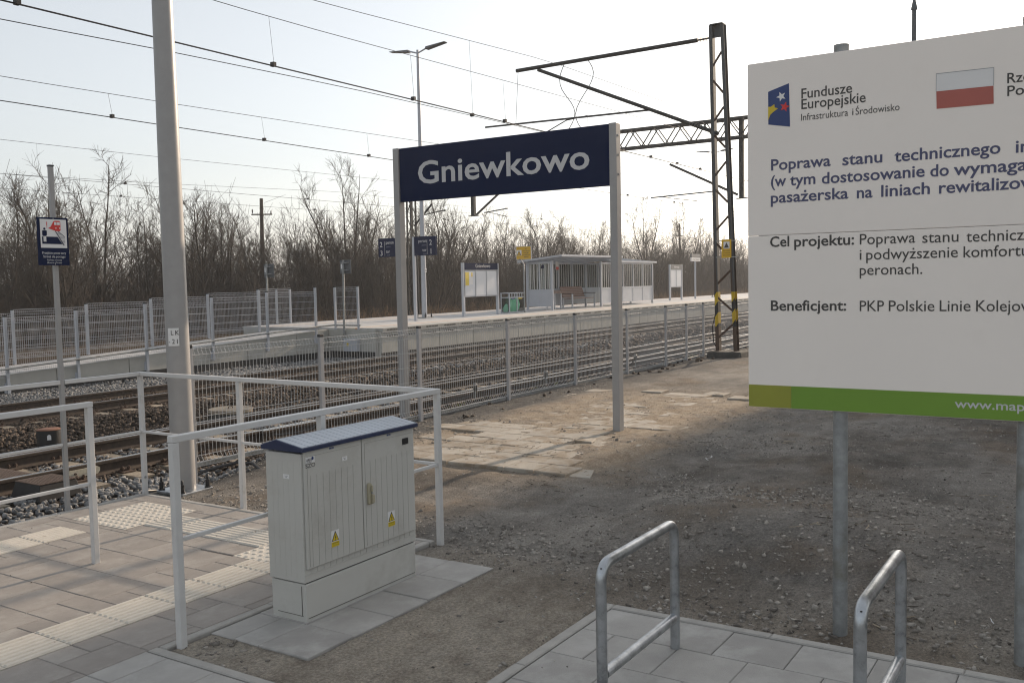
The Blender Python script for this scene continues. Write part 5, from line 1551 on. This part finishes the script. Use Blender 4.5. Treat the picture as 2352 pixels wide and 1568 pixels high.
# ------------------------------------------------------------------ lattice mast at the near track
def stripe_mat():
    m = bpy.data.materials.new('mast_paint'); m.use_nodes = True
    nt = m.node_tree; b = nt.nodes['Principled BSDF']; b.inputs['Roughness'].default_value = .7
    g_ = node(nt, 'ShaderNodeNewGeometry'); s = node(nt, 'ShaderNodeSeparateXYZ'); nt.links.new(g_.outputs['Position'], s.inputs[0])
    ma = node(nt, 'ShaderNodeMath', operation='MULTIPLY_ADD'); ma.inputs[1].default_value = 1.5; nt.links.new(s.outputs[1], ma.inputs[0]); nt.links.new(s.outputs[2], ma.inputs[2])
    d = node(nt, 'ShaderNodeMath', operation='DIVIDE'); d.inputs[1].default_value = .52; nt.links.new(ma.outputs[0], d.inputs[0])
    fr = node(nt, 'ShaderNodeMath', operation='FRACT'); nt.links.new(d.outputs[0], fr.inputs[0])
    gt = node(nt, 'ShaderNodeMath', operation='GREATER_THAN'); gt.inputs[1].default_value = .5; nt.links.new(fr.outputs[0], gt.inputs[0])
    nz = node(nt, 'ShaderNodeTexNoise'); nz.inputs['Scale'].default_value = 14; nz.inputs['Detail'].default_value = 6
    def mixc(f, a, c):
        x = node(nt, 'ShaderNodeMix', data_type='RGBA')
        nt.links.new(f, x.inputs[0])
        for i, v in ((6, a), (7, c)):
            if isinstance(v, tuple): x.inputs[i].default_value = (*v, 1)
            else: nt.links.new(v, x.inputs[i])
        return x.outputs[2]
    yb = mixc(gt.outputs[0], (.02, .02, .02), (.5, .34, .015))
    def rng_(a, c):
        q1 = node(nt, 'ShaderNodeMath', operation='GREATER_THAN'); q1.inputs[1].default_value = a; nt.links.new(s.outputs[2], q1.inputs[0])
        q2 = node(nt, 'ShaderNodeMath', operation='LESS_THAN'); q2.inputs[1].default_value = c; nt.links.new(s.outputs[2], q2.inputs[0])
        q3 = node(nt, 'ShaderNodeMath', operation='MULTIPLY'); nt.links.new(q1.outputs[0], q3.inputs[0]); nt.links.new(q2.outputs[0], q3.inputs[1]); return q3.outputs[0]
    grey = mixc(nz.outputs['Fac'], (.035, .04, .044), (.085, .09, .095))
    rr = node(nt, 'ShaderNodeValToRGB'); rr.color_ramp.elements[0].position = .52; rr.color_ramp.elements[1].position = .66
    nz2 = node(nt, 'ShaderNodeTexNoise'); nz2.inputs['Scale'].default_value = 3.5; nz2.inputs['Detail'].default_value = 8; nt.links.new(nz2.outputs['Fac'], rr.inputs[0])
    grey = mixc(rr.outputs[0], grey, (.06, .038, .024))
    base = mixc(rng_(-1, .72), grey, (.075, .045, .028))
    c = mixc(rng_(.72, 1.52), base, yb)
    nt.links.new(c, b.inputs['Base Color'])
    return m
mt['mast_paint'] = stripe_mat()
def mast(name, x, y, H, label, lean=0, mat=None, base_w=.36, top_w=.20, cat='mast', leg=(.17, .075), zb=.12):
    mat = mat or mt['mast_dark']
    t = T(name, label, cat, (x, y, 0), 'overhead line masts')
    def at(s, z):
        f = (z-zb)/(H-zb)
        return y+lean*f+s*(base_w*(1-f)+top_w*f)/2
    for s in (-1, 1):
        b = MB()
        for i in range(8):
            z0, z1 = zb+(H-zb)*i/8, zb+(H-zb)*(i+1)/8
            p, q = at(s, z0), at(s, z1)
            b.quadbox([(x-leg[0]/2, p-.006, z0), (x+leg[0]/2, p-.006, z0), (x+leg[0]/2, p+.006, z0), (x-leg[0]/2, p+.006, z0), (x-leg[0]/2, q-.006, z1), (x+leg[0]/2, q-.006, z1), (x+leg[0]/2, q+.006, z1), (x-leg[0]/2, q+.006, z1)])
            for e in (-1, 1):
                xe = x+e*leg[0]/2; w_ = leg[1]*s
                b.quadbox([(xe-.005, min(p, p+w_), z0), (xe+.005, min(p, p+w_), z0), (xe+.005, max(p, p+w_), z0), (xe-.005, max(p, p+w_), z0), (xe-.005, min(q, q+w_), z1), (xe+.005, min(q, q+w_), z1), (xe+.005, max(q, q+w_), z1), (xe-.005, max(q, q+w_), z1)])
        add('leg', b, mat, t)
    b = MB(); z = zb+.35; s = 1; k = 0
    while z < H-.5:
        add('brace', MB().bar((x-leg[0]/2.2, at(s, z), z), (x-leg[0]/2.2, at(-s, z+.30), z+.30), .05, .008, (1, 0, 0)), mt['rust'] if name == 'lattice_mast' else mat, t)
        z += .62; s = -s
    b = MB().box(x-leg[0]/2-.02, x+leg[0]/2+.02, at(-1, H)-.05, at(1, H)+.05, H, H+.02).box(x-.006, x+.006, at(-1, H-.25), at(1, H-.25), H-.28, H)
    add('cap_plate', b, mat, t)
    return t, at
lm, at = mast('lattice_mast', 21.0, 7.43, 7.6, 'dark lattice mast with yellow and black striped foot on a concrete block', .20, mt['mast_paint'])
add('foundation', MB().quadbox([(20.6, 6.95, -.3), (21.4, 6.95, -.3), (21.4, 7.85, -.3), (20.6, 7.85, -.3), (20.66, 7.0, .15), (21.34, 7.0, .15), (21.34, 7.8, .15), (20.66, 7.8, .15)]), mt['conc_dark'], lm, bevel=.03)
wp = add('warning_plate', MB().box(20.885, 20.893, 7.29, 7.52, 2.30, 2.72), mt['sign_yellow'], lm, label='yellow high voltage plate strapped to the mast')
sq_ = add('white_square', MB().box(20.880, 20.884, 7.33, 7.47, 2.51, 2.67), mt['flag_white'], wp)
add('triangle', MB().prism([(20.876, 7.46, 2.53), (20.876, 7.34, 2.53), (20.876, 7.40, 2.65)], (.003, 0, 0)), mt['dark_letter'], sq_)
for body, z in (('Nie dotykać', 2.45), ('Urządzenie', 2.40), ('elektryczne', 2.35)): text('lettering', body, wp, mt['dark_letter'], (20.883, 7.49, z), '-X', .17, .04)
add('strap', MB().box(20.894, 20.90, 7.15, 7.66, 2.68, 2.70).box(20.894, 20.90, 7.15, 7.66, 2.31, 2.33), mt['galv_old'], lm)
pts = [(20.95, 7.62, .1), (20.94, 7.74, .35), (20.95, 7.78, .7), (20.95, 7.70, 1.0)]
add('earth_cable', MB().tube(pts, .012, 6), mt['cable_black'], lm, smooth=True)

def insulator(b, a, d, n=5, r=.055):
    a = Vector(a); d = Vector(d).normalized()
    for k in range(n):
        c = a+d*.07*k
        b.tube([c, c+d*.012], r, 10); b.tube([c, c+d*.07], .022, 8)
    return b
def cantilever(name, par_x, ym, label, top, strut, arm, drop=None, extra=None, steady=None):
    x = par_x
    t = T(name, label, 'cantilever', (x, ym, top[0][1] if top else strut[0][1]), 'overhead line cantilevers')
    if top: add('top_tube', MB().tube([(x, *top[0]), (x, *top[1])], .048, 10), mt['mast_dark'], t, smooth=True)
    add('strut', MB().tube([(x, *strut[0]), (x, *strut[1])], .045, 10), mt['mast_dark'], t, smooth=True)
    add('registration_arm', MB().tube([(x, *arm[0]), (x, *arm[1])], .024, 8), mt['mast_dark'], t, smooth=True)
    b = MB()
    if top: insulator(b, (x, top[0][0]-.0, top[0][1]), (0, -1, .02))
    d = Vector((0, strut[0][0]-strut[1][0], strut[0][1]-strut[1][1]))
    insulator(b, Vector((x, *strut[0]))-d.normalized()*.75, d)
    add('insulator', b, mt['insulator'], t)
    if drop: add('drop_wire', MB().tube([(x, *drop[0]), (x, *drop[1])], .006, 5), mt['cable'], t)
    if steady: add('steady_arm', MB().tube([(x+p[0], p[1], p[2]) for p in steady], .014, 6), mt['mast_dark'], t, smooth=True)
    return t
ct = cantilever('cantilever', 21.0, 7.6, 'dark cantilever arm reaching left from the lattice mast over the near track',
    [(8.1, 7.33), (13.05, 7.30)], [(7.62, 5.15), (12.4, 7.24)], [(9.35, 5.88), (14.06, 5.96)], drop=[(13.0, 7.3), (13.1, 5.97)], steady=[(0, 11.0, 5.93), (0, 11.6, 5.88), (0, 12.3, 5.60)])
b = MB()
for (p0, p1, bul) in (((21, 11.6, 7.33), (20.9, 11.5, 5.5), .25), ((21, 11.0, 7.33), (20.95, 11.1, 5.5), -.28)):
    pts = [Vector(p0).lerp(Vector(p1), k/14)+Vector((bul*math.sin(k/14*math.pi*1.6)*.5, bul*math.sin(k/14*math.pi*2), 0)) for k in range(15)]
    b.tube(pts, .01, 5)
add('jumper_cable', b, mt['cable'], ct, smooth=True)

# gantry
gt_ = T('gantry', 'dark lattice gantry beam spanning the tracks behind the station sign', 'gantry', (32.5, 18, 0))
GX0, GZ0, GZ1 = 32.5, 6.74, 7.40
b = MB()
for dx in (-.22, .22):
    for z in (GZ0, GZ1): b.bar((GX0+dx, 9.4, z), (GX0+dx, 26.0, z), .07, .07)
add('chord', b, mt['mast_dark'], gt_)
b = MB(); y = 9.5; s = 0
while y < 25.9:
    y1 = y+.47
    for dx in (-.22, .22):
        b.bar((GX0+dx, y, GZ0 if s else GZ1), (GX0+dx, y1, GZ1 if s else GZ0), .035, .035)
    for z in (GZ0, GZ1): b.bar((GX0-.22, y, z), (GX0+.22, y1, z), .025, .025)
    y = y1; s = 1-s
add('lacing', b, mt['mast_dark'], gt_)
for (yc, nm) in ((25.75, 'a'), (9.2, 'b')):
    b = MB()
    for sx in (-.2, .2):
        for sy in (-.09, .09): b.bar((GX0+sx, yc+sy*1.4, -.2), (GX0+sx*.8, yc+sy, 7.5), .06, .06)
    z = .3; s = 1
    while z < 7.2:
        b.bar((GX0-.19*s, yc-.11, z), (GX0+.19*s, yc-.11, z+.5), .04, .01); b.bar((GX0-.2, yc-.1*s, z), (GX0-.2, yc+.1*s, z+.5), .01, .04); z += .5; s = -s
    add('column', b, mt['mast_dark'], gt_)
for yc in (22.45, 10.95):
    b = MB().box(GX0-.08, GX0+.08, yc-.075, yc+.075, 4.62, GZ1)
    b.box(GX0-.1, GX0+.1, yc-.19, yc+.19, 4.6, 4.63)
    add('drop_post', b, mt['mast_dark'], gt_)
cantilever('cantilever', 32.5, 10.95, 'small dark cantilever seen left of the lattice mast under the gantry', None, [(11.1, 4.75), (13.65, 6.02)], [(11.8, 4.93), (14.42, 4.85)], steady=[(0, 14.0, 4.86), (0, 13.4, 4.75), (0, 12.6, 4.62)])
cantilever('cantilever', 32.5, 22.45, 'small dark cantilever hanging below the station sign board', None, [(22.3, 4.66), (20.4, 6.0)], [(21.9, 4.72), (20.75, 4.83)], steady=[(0, 21.7, 4.72), (0, 21.2, 4.6), (0, 20.8, 4.5)])
cantilever('cantilever', 32.5, 25.6, 'small dark cantilever on the gantry column behind the left sign post', None, [(25.6, 4.35), (24.6, 5.25)], [(25.4, 4.75), (23.9, 4.95)])

# ------------------------------------------------------------------ overhead lines
def line(label, y, mess, cont, drops, yc=None, twin=True):
    t = T('overhead_line', label, 'overhead line', (10, y, 5.3), 'overhead lines above the tracks')
    mx = [p[0] for p in mess]; mz = [p[1] for p in mess]; cx_ = [p[0] for p in cont]; cz_ = [p[1] for p in cont]
    X = np.arange(-6, 130, 1.5)
    my = lambda q: np.interp(q, mx, mz)
    cy = lambda q: np.interp(q, cx_, cz_)
    yl = (lambda q: y) if yc is None else yc
    add('messenger_wire', MB().tube([(q, yl(q), my(q)) for q in X], .006, 5), mt['cable'], t, smooth=True)
    add('contact_wire', MB().tube([(q, yl(q), cy(q)) for q in X], .0066, 5), mt['cable'], t, smooth=True)
    if twin: add('contact_wire', MB().tube([(q, yl(q)+.05, cy(q)+.004) for q in X], .006, 5), mt['cable'], t, smooth=True)
    for q in drops:
        d = add('dropper', MB().tube([(q-.08, yl(q), my(q)), (q, yl(q), cy(q))], .0035, 4), mt['cable'], t)
        add('clamp', MB().box(q-.03, q+.03, yl(q)-.02, yl(q)+.06, cy(q)-.01, cy(q)+.06), mt['cable'], d)
    return t
line('overhead wires above the straight near track', 11.5, [(-6, 6.25), (9.8, 6.19), (12.3, 6.22), (17.5, 6.34), (26.5, 6.53), (31.7, 6.6), (130, 6.6)], [(-6, 5.42), (20, 5.44), (130, 5.42)], [2.5, 6.8, 11.05, 14.7, 18.0, 22, 26, 30, 35, 40])
line('upper overhead wires above the diverging near track', 11.7, [(-6, 6.5), (12.2, 6.78), (20.3, 7.24), (26.5, 7.3), (31.3, 7.34), (130, 7.3)], [(-6, 5.0), (6.6, 5.24), (8.7, 5.32), (12.9, 5.42), (18.3, 5.47), (30, 5.5), (130, 5.5)], [17.0, 24.5, 28.5], twin=False)
line('overhead wires above the far platform track', 17.0, [(-6, 5.8), (9.6, 5.75), (13, 5.8), (19, 5.92), (22.7, 6.0), (32, 6.25), (45, 6.0), (130, 6.1)], [(-6, 5.3), (9.6, 5.32), (130, 5.36)], [8.2, 11.9, 15.95, 19.7, 24, 28, 36, 41])
line('overhead wires beyond the platform', 26.5, [(-6, 6.2), (15, 6.15), (20, 6.18), (32, 6.35), (60, 6.1), (130, 6.3)], [(-6, 5.15), (30, 5.22), (130, 5.25)], [14, 18.9, 27.0, 36, 45, 54], twin=False)
line('farthest overhead wires in front of the bare trees', 31.0, [(-6, 5.6), (17, 5.74), (23.6, 5.9), (34, 6.28), (60, 5.9), (130, 6.2)], [(-6, 5.2), (35, 5.33), (130, 5.3)], [21.9, 32, 42, 52], twin=False)

# wooden pole and distant post
t = T('wooden_pole', 'leaning wooden telegraph pole with crossarm among the bare trees', 'pole', (35.2, 38, -.1))
add('pole', MB().tube([(35.1, 38, -.3), (35.25, 38, 6.5)], [.15, .09], 10), mt['wood_pole'], t, smooth=True)
add('crossarm', MB().bar((34.55, 38, 5.62), (35.95, 38, 5.7), .07, .07), mt['wood_pole'], t)
b = MB()
for x in (34.6, 35.9): b.lathe((x, 38, 5.68), [(.02, 0), (.035, .08), (.035, .18), (.015, .22)], 8)
add('insulator', b, mt['insulator'], t)
t = T('wooden_pole', 'second wooden pole with crossarm seen left of the lattice mast', 'pole', (88, 36, -.1))
add('pole', MB().tube([(88, 36, -.3), (88, 36, 7.2)], [.14, .1], 10), mt['wood_pole'], t, smooth=True)
add('crossarm', MB().bar((87.2, 36, 6.0), (88.8, 36, 6.0), .09, .09), mt['wood_pole'], t)
t = T('finial_post', 'slender dark post with pointed cap rising behind the billboard', 'post', (20, 3.28, 0))
add('pole', MB().tube([(20, 3.28, -.1), (20, 3.28, 7.0)], [.06, .042], 12), mt['back_grey'], t, smooth=True)
add('cap', MB().lathe((20, 3.28, 6.98), [(.062, 0), (.062, .02), (.03, .17), (.014, .27)], 12), mt['back_grey'], t, smooth=True)
add('rod', MB().tube([(20, 3.28, 7.2), (20, 3.28, 7.9)], .009, 6), mt['back_grey'], t)
# ------------------------------------------------------------------ bare trees
def seg_mesh(name, segs, mat, n=3):
    """segs: array (k, 8): p0 xyz, p1 xyz, r0, r1 -> open prisms"""
    s = np.asarray(segs, float)
    p0, p1, r0, r1 = s[:, :3], s[:, 3:6], s[:, 6], s[:, 7]
    d = p1-p0; d /= np.maximum(np.linalg.norm(d, axis=1), 1e-9)[:, None]
    h = np.where(np.abs(d[:, 2:3]) < .9, np.array([[0, 0, 1.]]), np.array([[1., 0, 0]]))
    a = np.cross(d, h); a /= np.linalg.norm(a, axis=1)[:, None]; c = np.cross(d, a)
    V = []
    for pp, rr in ((p0, r0), (p1, r1)):
        for k in range(n):
            t = 2*math.pi*k/n
            V.append(pp+(a*math.cos(t)+c*math.sin(t))*rr[:, None])
    V = np.stack(V, 1)
    q = np.array([(k, (k+1) % n, n+(k+1) % n, n+k) for k in range(n)])
    F = q[None]+(np.arange(len(s))*2*n)[:, None, None]
    return tri_mesh(name, V.reshape(-1, 3), F.reshape(-1, 4), mat)

def grow(seed, H=6.5, stems=3, spread=.22, up=.35, nb=14, sub=6, tw=4, rad=.05, bend=.1, first=.18, blen=.42):
    g = np.random.default_rng(seed)
    trunk, crown = [], []
    def path(p, d, L, n, wob, lift):
        pts = [p.copy()]
        for i in range(n):
            d = d+g.normal(size=3)*wob; d[2] += lift
            d = d/np.linalg.norm(d)
            p = p+d*L/n; pts.append(p.copy())
        return pts
    def perp(d, ang):
        r = g.normal(size=3); r -= d*r.dot(d); r /= np.linalg.norm(r)
        v = d*math.cos(ang)+r*math.sin(ang); return v/np.linalg.norm(v)
    for s in range(stems):
        a = g.random()*6.283; sp = spread*(.4+g.random())
        d = np.array([math.cos(a)*sp, math.sin(a)*sp, 1.]); d /= np.linalg.norm(d)
        h = H*(.7+.3*g.random()) if s else H
        base = np.array([math.cos(a)*.12*(stems > 1), math.sin(a)*.12*(stems > 1), -.3])
        N = 11
        P = path(base, d, h+.3, N, bend*.5, .02)
        R0 = rad*(.65+.5*g.random())
        for i in range(N):
            trunk.append([*P[i], *P[i+1], R0*(1-i/N)**.85+.008, R0*(1-(i+1)/N)**.85+.008])
        for k in range(nb):
            f = first+(1-first)*(k+g.random())/nb
            if f > .97: continue
            i = min(int(f*N), N-1); q = P[i]+(P[i+1]-P[i])*(f*N-i)
            dd = (P[i+1]-P[i]); dd /= np.linalg.norm(dd)
            bd = perp(dd, .55+.35*g.random())
            L = h*blen*(1-f*.72)*(.55+.6*g.random())
            n1 = 5
            B = path(q, bd, L, n1, .13, up*.22)
            rb = max(.009, R0*(1-f)**.9*.5)
            for j in range(n1): (trunk if rb > .02 else crown).append([*B[j], *B[j+1], rb*(1-j/n1)+.0055, rb*(1-(j+1)/n1)+.0055])
            for m in range(sub):
                f2 = .18+.82*(m+g.random())/sub
                j = min(int(f2*n1), n1-1); q2 = B[j]+(B[j+1]-B[j])*(f2*n1-j)
                d2 = B[j+1]-B[j]; d2 /= np.linalg.norm(d2)
                L2 = L*.5*(1.1-f2*.6)*(.5+.7*g.random())+.12
                C = path(q2, perp(d2, .45+.4*g.random()), L2, 3, .15, up*.3)
                for j2 in range(3): crown.append([*C[j2], *C[j2+1], .0085-.0015*j2, .007-.0015*j2])
                for u in range(tw):
                    f3 = .2+.8*g.random(); j3 = min(int(f3*3), 2)
                    q3 = C[j3]+(C[j3+1]-C[j3])*(f3*3-j3)
                    d3 = C[j3+1]-C[j3]; d3 /= np.linalg.norm(d3)
                    e = q3+perp(d3, .4+.4*g.random())*(.15+.3*g.random())+np.array([0, 0, .05])
                    crown.append([*q3, *e, .0055, .0035])
    return trunk, crown
protos = []
specs = [dict(H=6.6, stems=5, spread=.20, nb=13, sub=5, tw=4, rad=.055), dict(H=6.2, stems=4, spread=.26, nb=14, sub=5, tw=4, rad=.06), dict(H=7.0, stems=3, spread=.14, nb=17, sub=6, tw=4, rad=.07, blen=.34),
         dict(H=5.6, stems=6, spread=.32, nb=12, sub=5, tw=4, rad=.045), dict(H=7.2, stems=2, spread=.16, nb=20, sub=7, tw=4, rad=.11, blen=.5, bend=.2, first=.25), dict(H=6.4, stems=7, spread=.24, nb=11, sub=4, tw=4, rad=.045, blen=.36),
         dict(H=7.4, stems=4, spread=.3, nb=16, sub=6, tw=4, rad=.085, blen=.42, bend=.14), dict(H=5.2, stems=8, spread=.4, nb=10, sub=4, tw=4, rad=.035)]
for i, sp in enumerate(specs):
    tr, cr = grow(100+i, **sp)
    protos.append((seg_mesh('trunk', tr, mt['bark'], 5), seg_mesh('crown', cr, mt['twig'], 3)))
def tree(pi, x, y, sc, rot, label, group, z=-.15):
    t = T('bare_tree', label, 'tree', (x, y, z), group)
    t.rotation_euler = (0, 0, rot); t.scale = (sc*.95, sc*.95, sc)
    for nm, me in zip(('trunk', 'crown'), protos[pi]):
        o = bpy.data.objects.new(nm, me); COL.objects.link(o); o.parent = t
    return t
special = [  # proto, x, y, scale, label
 (2, 21.9, 33.0, 1.06, 'tallest bare tree just right of the beware of trains sign'),
 (0, 19.2, 31.8, .92, 'bare many stemmed tree at the left edge behind the trains sign'),
 (1, 26.9, 33.0, 1.02, 'bare tree just right of the thick white lamp post'),
 (6, 36.4, 32.8, 1.08, 'tall rounded bare tree left of the station sign post'),
 (4, 41.9, 31.6, .98, 'thick forked bare tree behind the twin headed platform lamp'),
 (4, 46.5, 33.5, .95, 'spreading bare tree behind the notice board headed Gniewkowo'),
 (6, 74.8, 33.5, 1.16, 'tall rounded bare tree beyond the right end of the shelter'),
 (6, 84.0, 34.0, 1.18, 'tall bare tree between the shelter and the lattice mast'),
 (2, 30.5, 33.4, .80, 'slim bare tree beside the leaning wooden pole'),
 (1, 54.5, 34.0, .95, 'bare tree rising behind the yellow warning sign')]
gtree = np.random.default_rng(5)
taken = []
for pi, x, y, sc, lab in special:
    tree(pi, x, y, sc, gtree.random()*6.28, lab, 'bare trees along the railway'); taken.append((x, y))
zones = [((14, 24.5), 'behind the left end of the ramp fence', 'thicket left of the lamp post', 18, .78),
         ((24.5, 34), 'between the thick lamp post and the sign backs', 'thicket behind the ramp', 22, .80),
         ((34, 43), 'in the thicket left of the station sign', 'thicket left of the station sign', 17, .92),
         ((43, 60), 'in the thicket behind the notice board', 'thicket behind the notice board', 20, .9),
         ((60, 76), 'in the thicket behind the shelter', 'thicket behind the shelter', 16, .95),
         ((76, 112), 'in the thicket near the lattice mast', 'thicket near the lattice mast', 24, 1.0)]
ORD = ['first', 'second', 'third', 'fourth', 'fifth', 'sixth', 'seventh', 'eighth', 'ninth', 'tenth', 'eleventh', 'twelfth', 'thirteenth', 'fourteenth', 'fifteenth', 'sixteenth', 'seventeenth', 'eighteenth', 'nineteenth', 'twentieth', 'twenty-first', 'twenty-second', 'twenty-third', 'twenty-fourth', 'twenty-fifth', 'twenty-sixth']
def bearing(x, y): return -math.atan2(y, x)
for (a, c), lab, grp, n, sc in zones:
    spots = []
    for k in range(n):
        for tr_ in range(20):
            x = a+(c-a)*(k+gtree.random())/n; y = 30.4+9.5*gtree.random()**1.3
            if all((x-u)**2+((y-v)*1.2)**2 > .55 for u, v in taken): break
        taken.append((x, y)); spots.append((x, y))
    spots.sort(key=lambda q: bearing(*q))
    for k, (x, y) in enumerate(spots):
        tree(int(gtree.integers(0, 8)), x, y, sc*(.68+.45*gtree.random()), gtree.random()*6.28, ORD[k]+' bare tree from the left '+lab, grp)
# undergrowth and the wood behind read as one mass
def mass(name, label, n, xr, yr, hr, mat, seed, r=.007, seg=3, lean=.35, twig=2, tsp=.35):
    g = np.random.default_rng(seed)
    S_ = []
    x = xr[0]+(xr[1]-xr[0])*g.random(n); y = yr[0]+(yr[1]-yr[0])*g.random(n); h = hr[0]+(hr[1]-hr[0])*g.random(n)**1.5
    p = np.stack([x, y, np.full(n, -.25)], -1); d = np.stack([g.normal(size=n)*lean, g.normal(size=n)*lean, np.ones(n)], -1)
    out = []
    for i in range(seg):
        q = p+d*(h/seg)[:, None]
        out.append(np.concatenate([p, q, np.full((n, 1), r*(1-.25*i)), np.full((n, 1), r*(1-.25*(i+1)))], 1))
        for u in range(twig):
            f = g.random(n)[:, None]; s0 = p+(q-p)*f
            e = s0+np.stack([g.normal(size=n)*tsp, g.normal(size=n)*tsp, .1+.3*g.random(n)], -1)*(h/3)[:, None]
            out.append(np.concatenate([s0, e, np.full((n, 1), r*.6), np.full((n, 1), r*.4)], 1))
        p = q; d = d+np.stack([g.normal(size=n)*lean*.6, g.normal(size=n)*lean*.6, np.zeros(n)], -1)
    me = seg_mesh(name, np.concatenate(out), mat, 3)
    o = bpy.data.objects.new(name, me); COL.objects.link(o)
    return _props(o, label, None, None, 'stuff')
mass('undergrowth', 'tangle of bare brown undergrowth along the railway', 5200, (10, 120), (29.2, 38), (.8, 2.6), mt['thicket'], 1, .008)
mass('deep_thicket', 'dense mass of bare saplings deeper in the thicket', 8200, (12, 140), (32, 50), (2.0, 5.0), mt['twig'], 2, .012, 4, .11, 2, .2)
mass('sapling_stand', 'close stand of slim upright bare saplings', 2600, (12, 120), (30.8, 37), (3.4, 6.3), mt['bark'], 8, .013, 5, .055, 4, .15)
mass('far_wood', 'hazy far wood seen through the bare trees', 5200, (20, 420), (85, 150), (3, 7.5), mt['twig'], 3, .055, lean=.25)
mass('distant_wood', 'low wood across the far end of the line', 3000, (330, 520), (-160, 130), (3, 8), mt['twig'], 6, .09, lean=.25)
mass('dry_grass', 'tufts of tawny dry grass behind the platform', 5200, (30, 110), (27.8, 30.2), (.3, 1.1), mt['reed'], 4, .006, 2, .3, 1)

# ------------------------------------------------------------------ unseen station building outside the frame, added and sized to shade the foreground
sb = T('unseen_station_building', 'unseen brick station building with tiled roof, added out of frame to shade the foreground', 'building', (36, -8, 0))
add('wall', MB().box(31.5, 39.5, -19, 2.0, -.3, 8.4), mt['brick_wall'], sb)
b = MB()
b.v = [(31, -19.5, 8.4), (40, -19.5, 8.4), (40, 2.1, 8.4), (31, 2.1, 8.4), (35.5, -15, 12.8), (35.5, 2.08, 12.8)]
b.f = [(0, 3, 2, 1), (0, 4, 5, 3), (1, 2, 5, 4), (0, 1, 4), (3, 5, 2)]
add('roof', b, mt['roof_tile'], sb)
for z in (1.0, 4.6):
    for k in range(6):
        y = -17+3.1*k
        wn = add('window', MB().box(31.44, 31.5, y, y+1.2, z, z+1.9), mt['flag_white'], sb)
        add('pane', MB().box(31.42, 31.435, y+.1, y+.55, z+.1, z+1.8), mt['glass_dark'], wn); add('pane', MB().box(31.42, 31.435, y+.65, y+1.1, z+.1, z+1.8), mt['glass_dark'], wn)

# ------------------------------------------------------------------ haze
hm = bpy.data.materials.new('haze_air'); hm.use_nodes = True
hn = hm.node_tree; hn.nodes.clear()
ho = hn.nodes.new('ShaderNodeOutputMaterial'); hv = hn.nodes.new('ShaderNodeVolumePrincipled')
hv.inputs['Color'].default_value = (.9, .92, .95, 1); hv.inputs['Density'].default_value = .0010; hv.inputs['Anisotropy'].default_value = .3
hn.links.new(hv.outputs[0], ho.inputs['Volume'])
hz = add('haze', MB().box(-3600, 3600, -3600, 3600, -2.5, 14), hm, kind='stuff', label='thin pale haze over the whole station')

# ------------------------------------------------------------------ fit lettering widths, then make it mesh
bpy.context.view_layer.update()
for o, wd in TEXTS:
    if o.dimensions.x > 1e-6:
        o.scale = (wd/o.dimensions.x, 1, 1)
bpy.context.view_layer.update()
dg = bpy.context.evaluated_depsgraph_get()
def accent(kind, cx, xr, sz, bold):
    h = .05*sz+bold*sz*.8
    if kind == 'dot': return [(cx-h, .56*sz), (cx+h, .56*sz), (cx+h, .56*sz+2.1*h), (cx-h, .56*sz+2.1*h)]
    y = .54*sz if kind == 'acute' else .73*sz
    if kind in ('acute', 'Acute'): return [(cx-1.1*h, y), (cx+.5*h, y), (cx+2.4*h, y+.15*sz), (cx+.5*h, y+.15*sz)]
    if kind == 'tail': return [(xr-.13*sz, .01*sz), (xr-.04*sz, .01*sz), (xr-.06*sz, -.09*sz), (xr+.02*sz, -.17*sz), (xr-.10*sz, -.16*sz), (xr-.15*sz, -.08*sz)]
    return [(cx-.12*sz, .24*sz), (cx-.12*sz, .31*sz), (cx+.12*sz, .45*sz), (cx+.12*sz, .38*sz)]
def right_edge(q): return max((v[0] for v in q.bound_box), default=0) if q.data.body else 0
for o in [q for q in S.objects if q.type == 'FONT' and q.name.startswith('lettering')]:
    me = bpy.data.meshes.new_from_object(o.evaluated_get(dg))
    for a_, b_, kind, sz, bold in MARKS.get(o.name, ()):
        x1 = right_edge(b_); x0 = right_edge(a_)-.12*sz if a_.data.body else 0
        pts = accent(kind, (max(x0, 0)+x1)/2+.02*sz, x1, sz, bold)
        bmx = bmesh.new(); bmx.from_mesh(me)
        f = bmx.faces.new([bmx.verts.new((p[0], p[1], 0)) for p in pts]); f.normal_update()
        if f.normal.z < 0: f.normal_flip()
        bmx.to_mesh(me); bmx.free()
    par, loc, rot, sc = o.parent, o.location.copy(), o.rotation_euler.copy(), o.scale.copy()
    bpy.data.objects.remove(o)
    n_ = bpy.data.objects.new('lettering', me); COL.objects.link(n_)
    n_.parent = par; n_.location = loc; n_.rotation_euler = rot; n_.scale = sc
for o in [q for q in S.objects if q.name.startswith('measure')]: bpy.data.objects.remove(o)
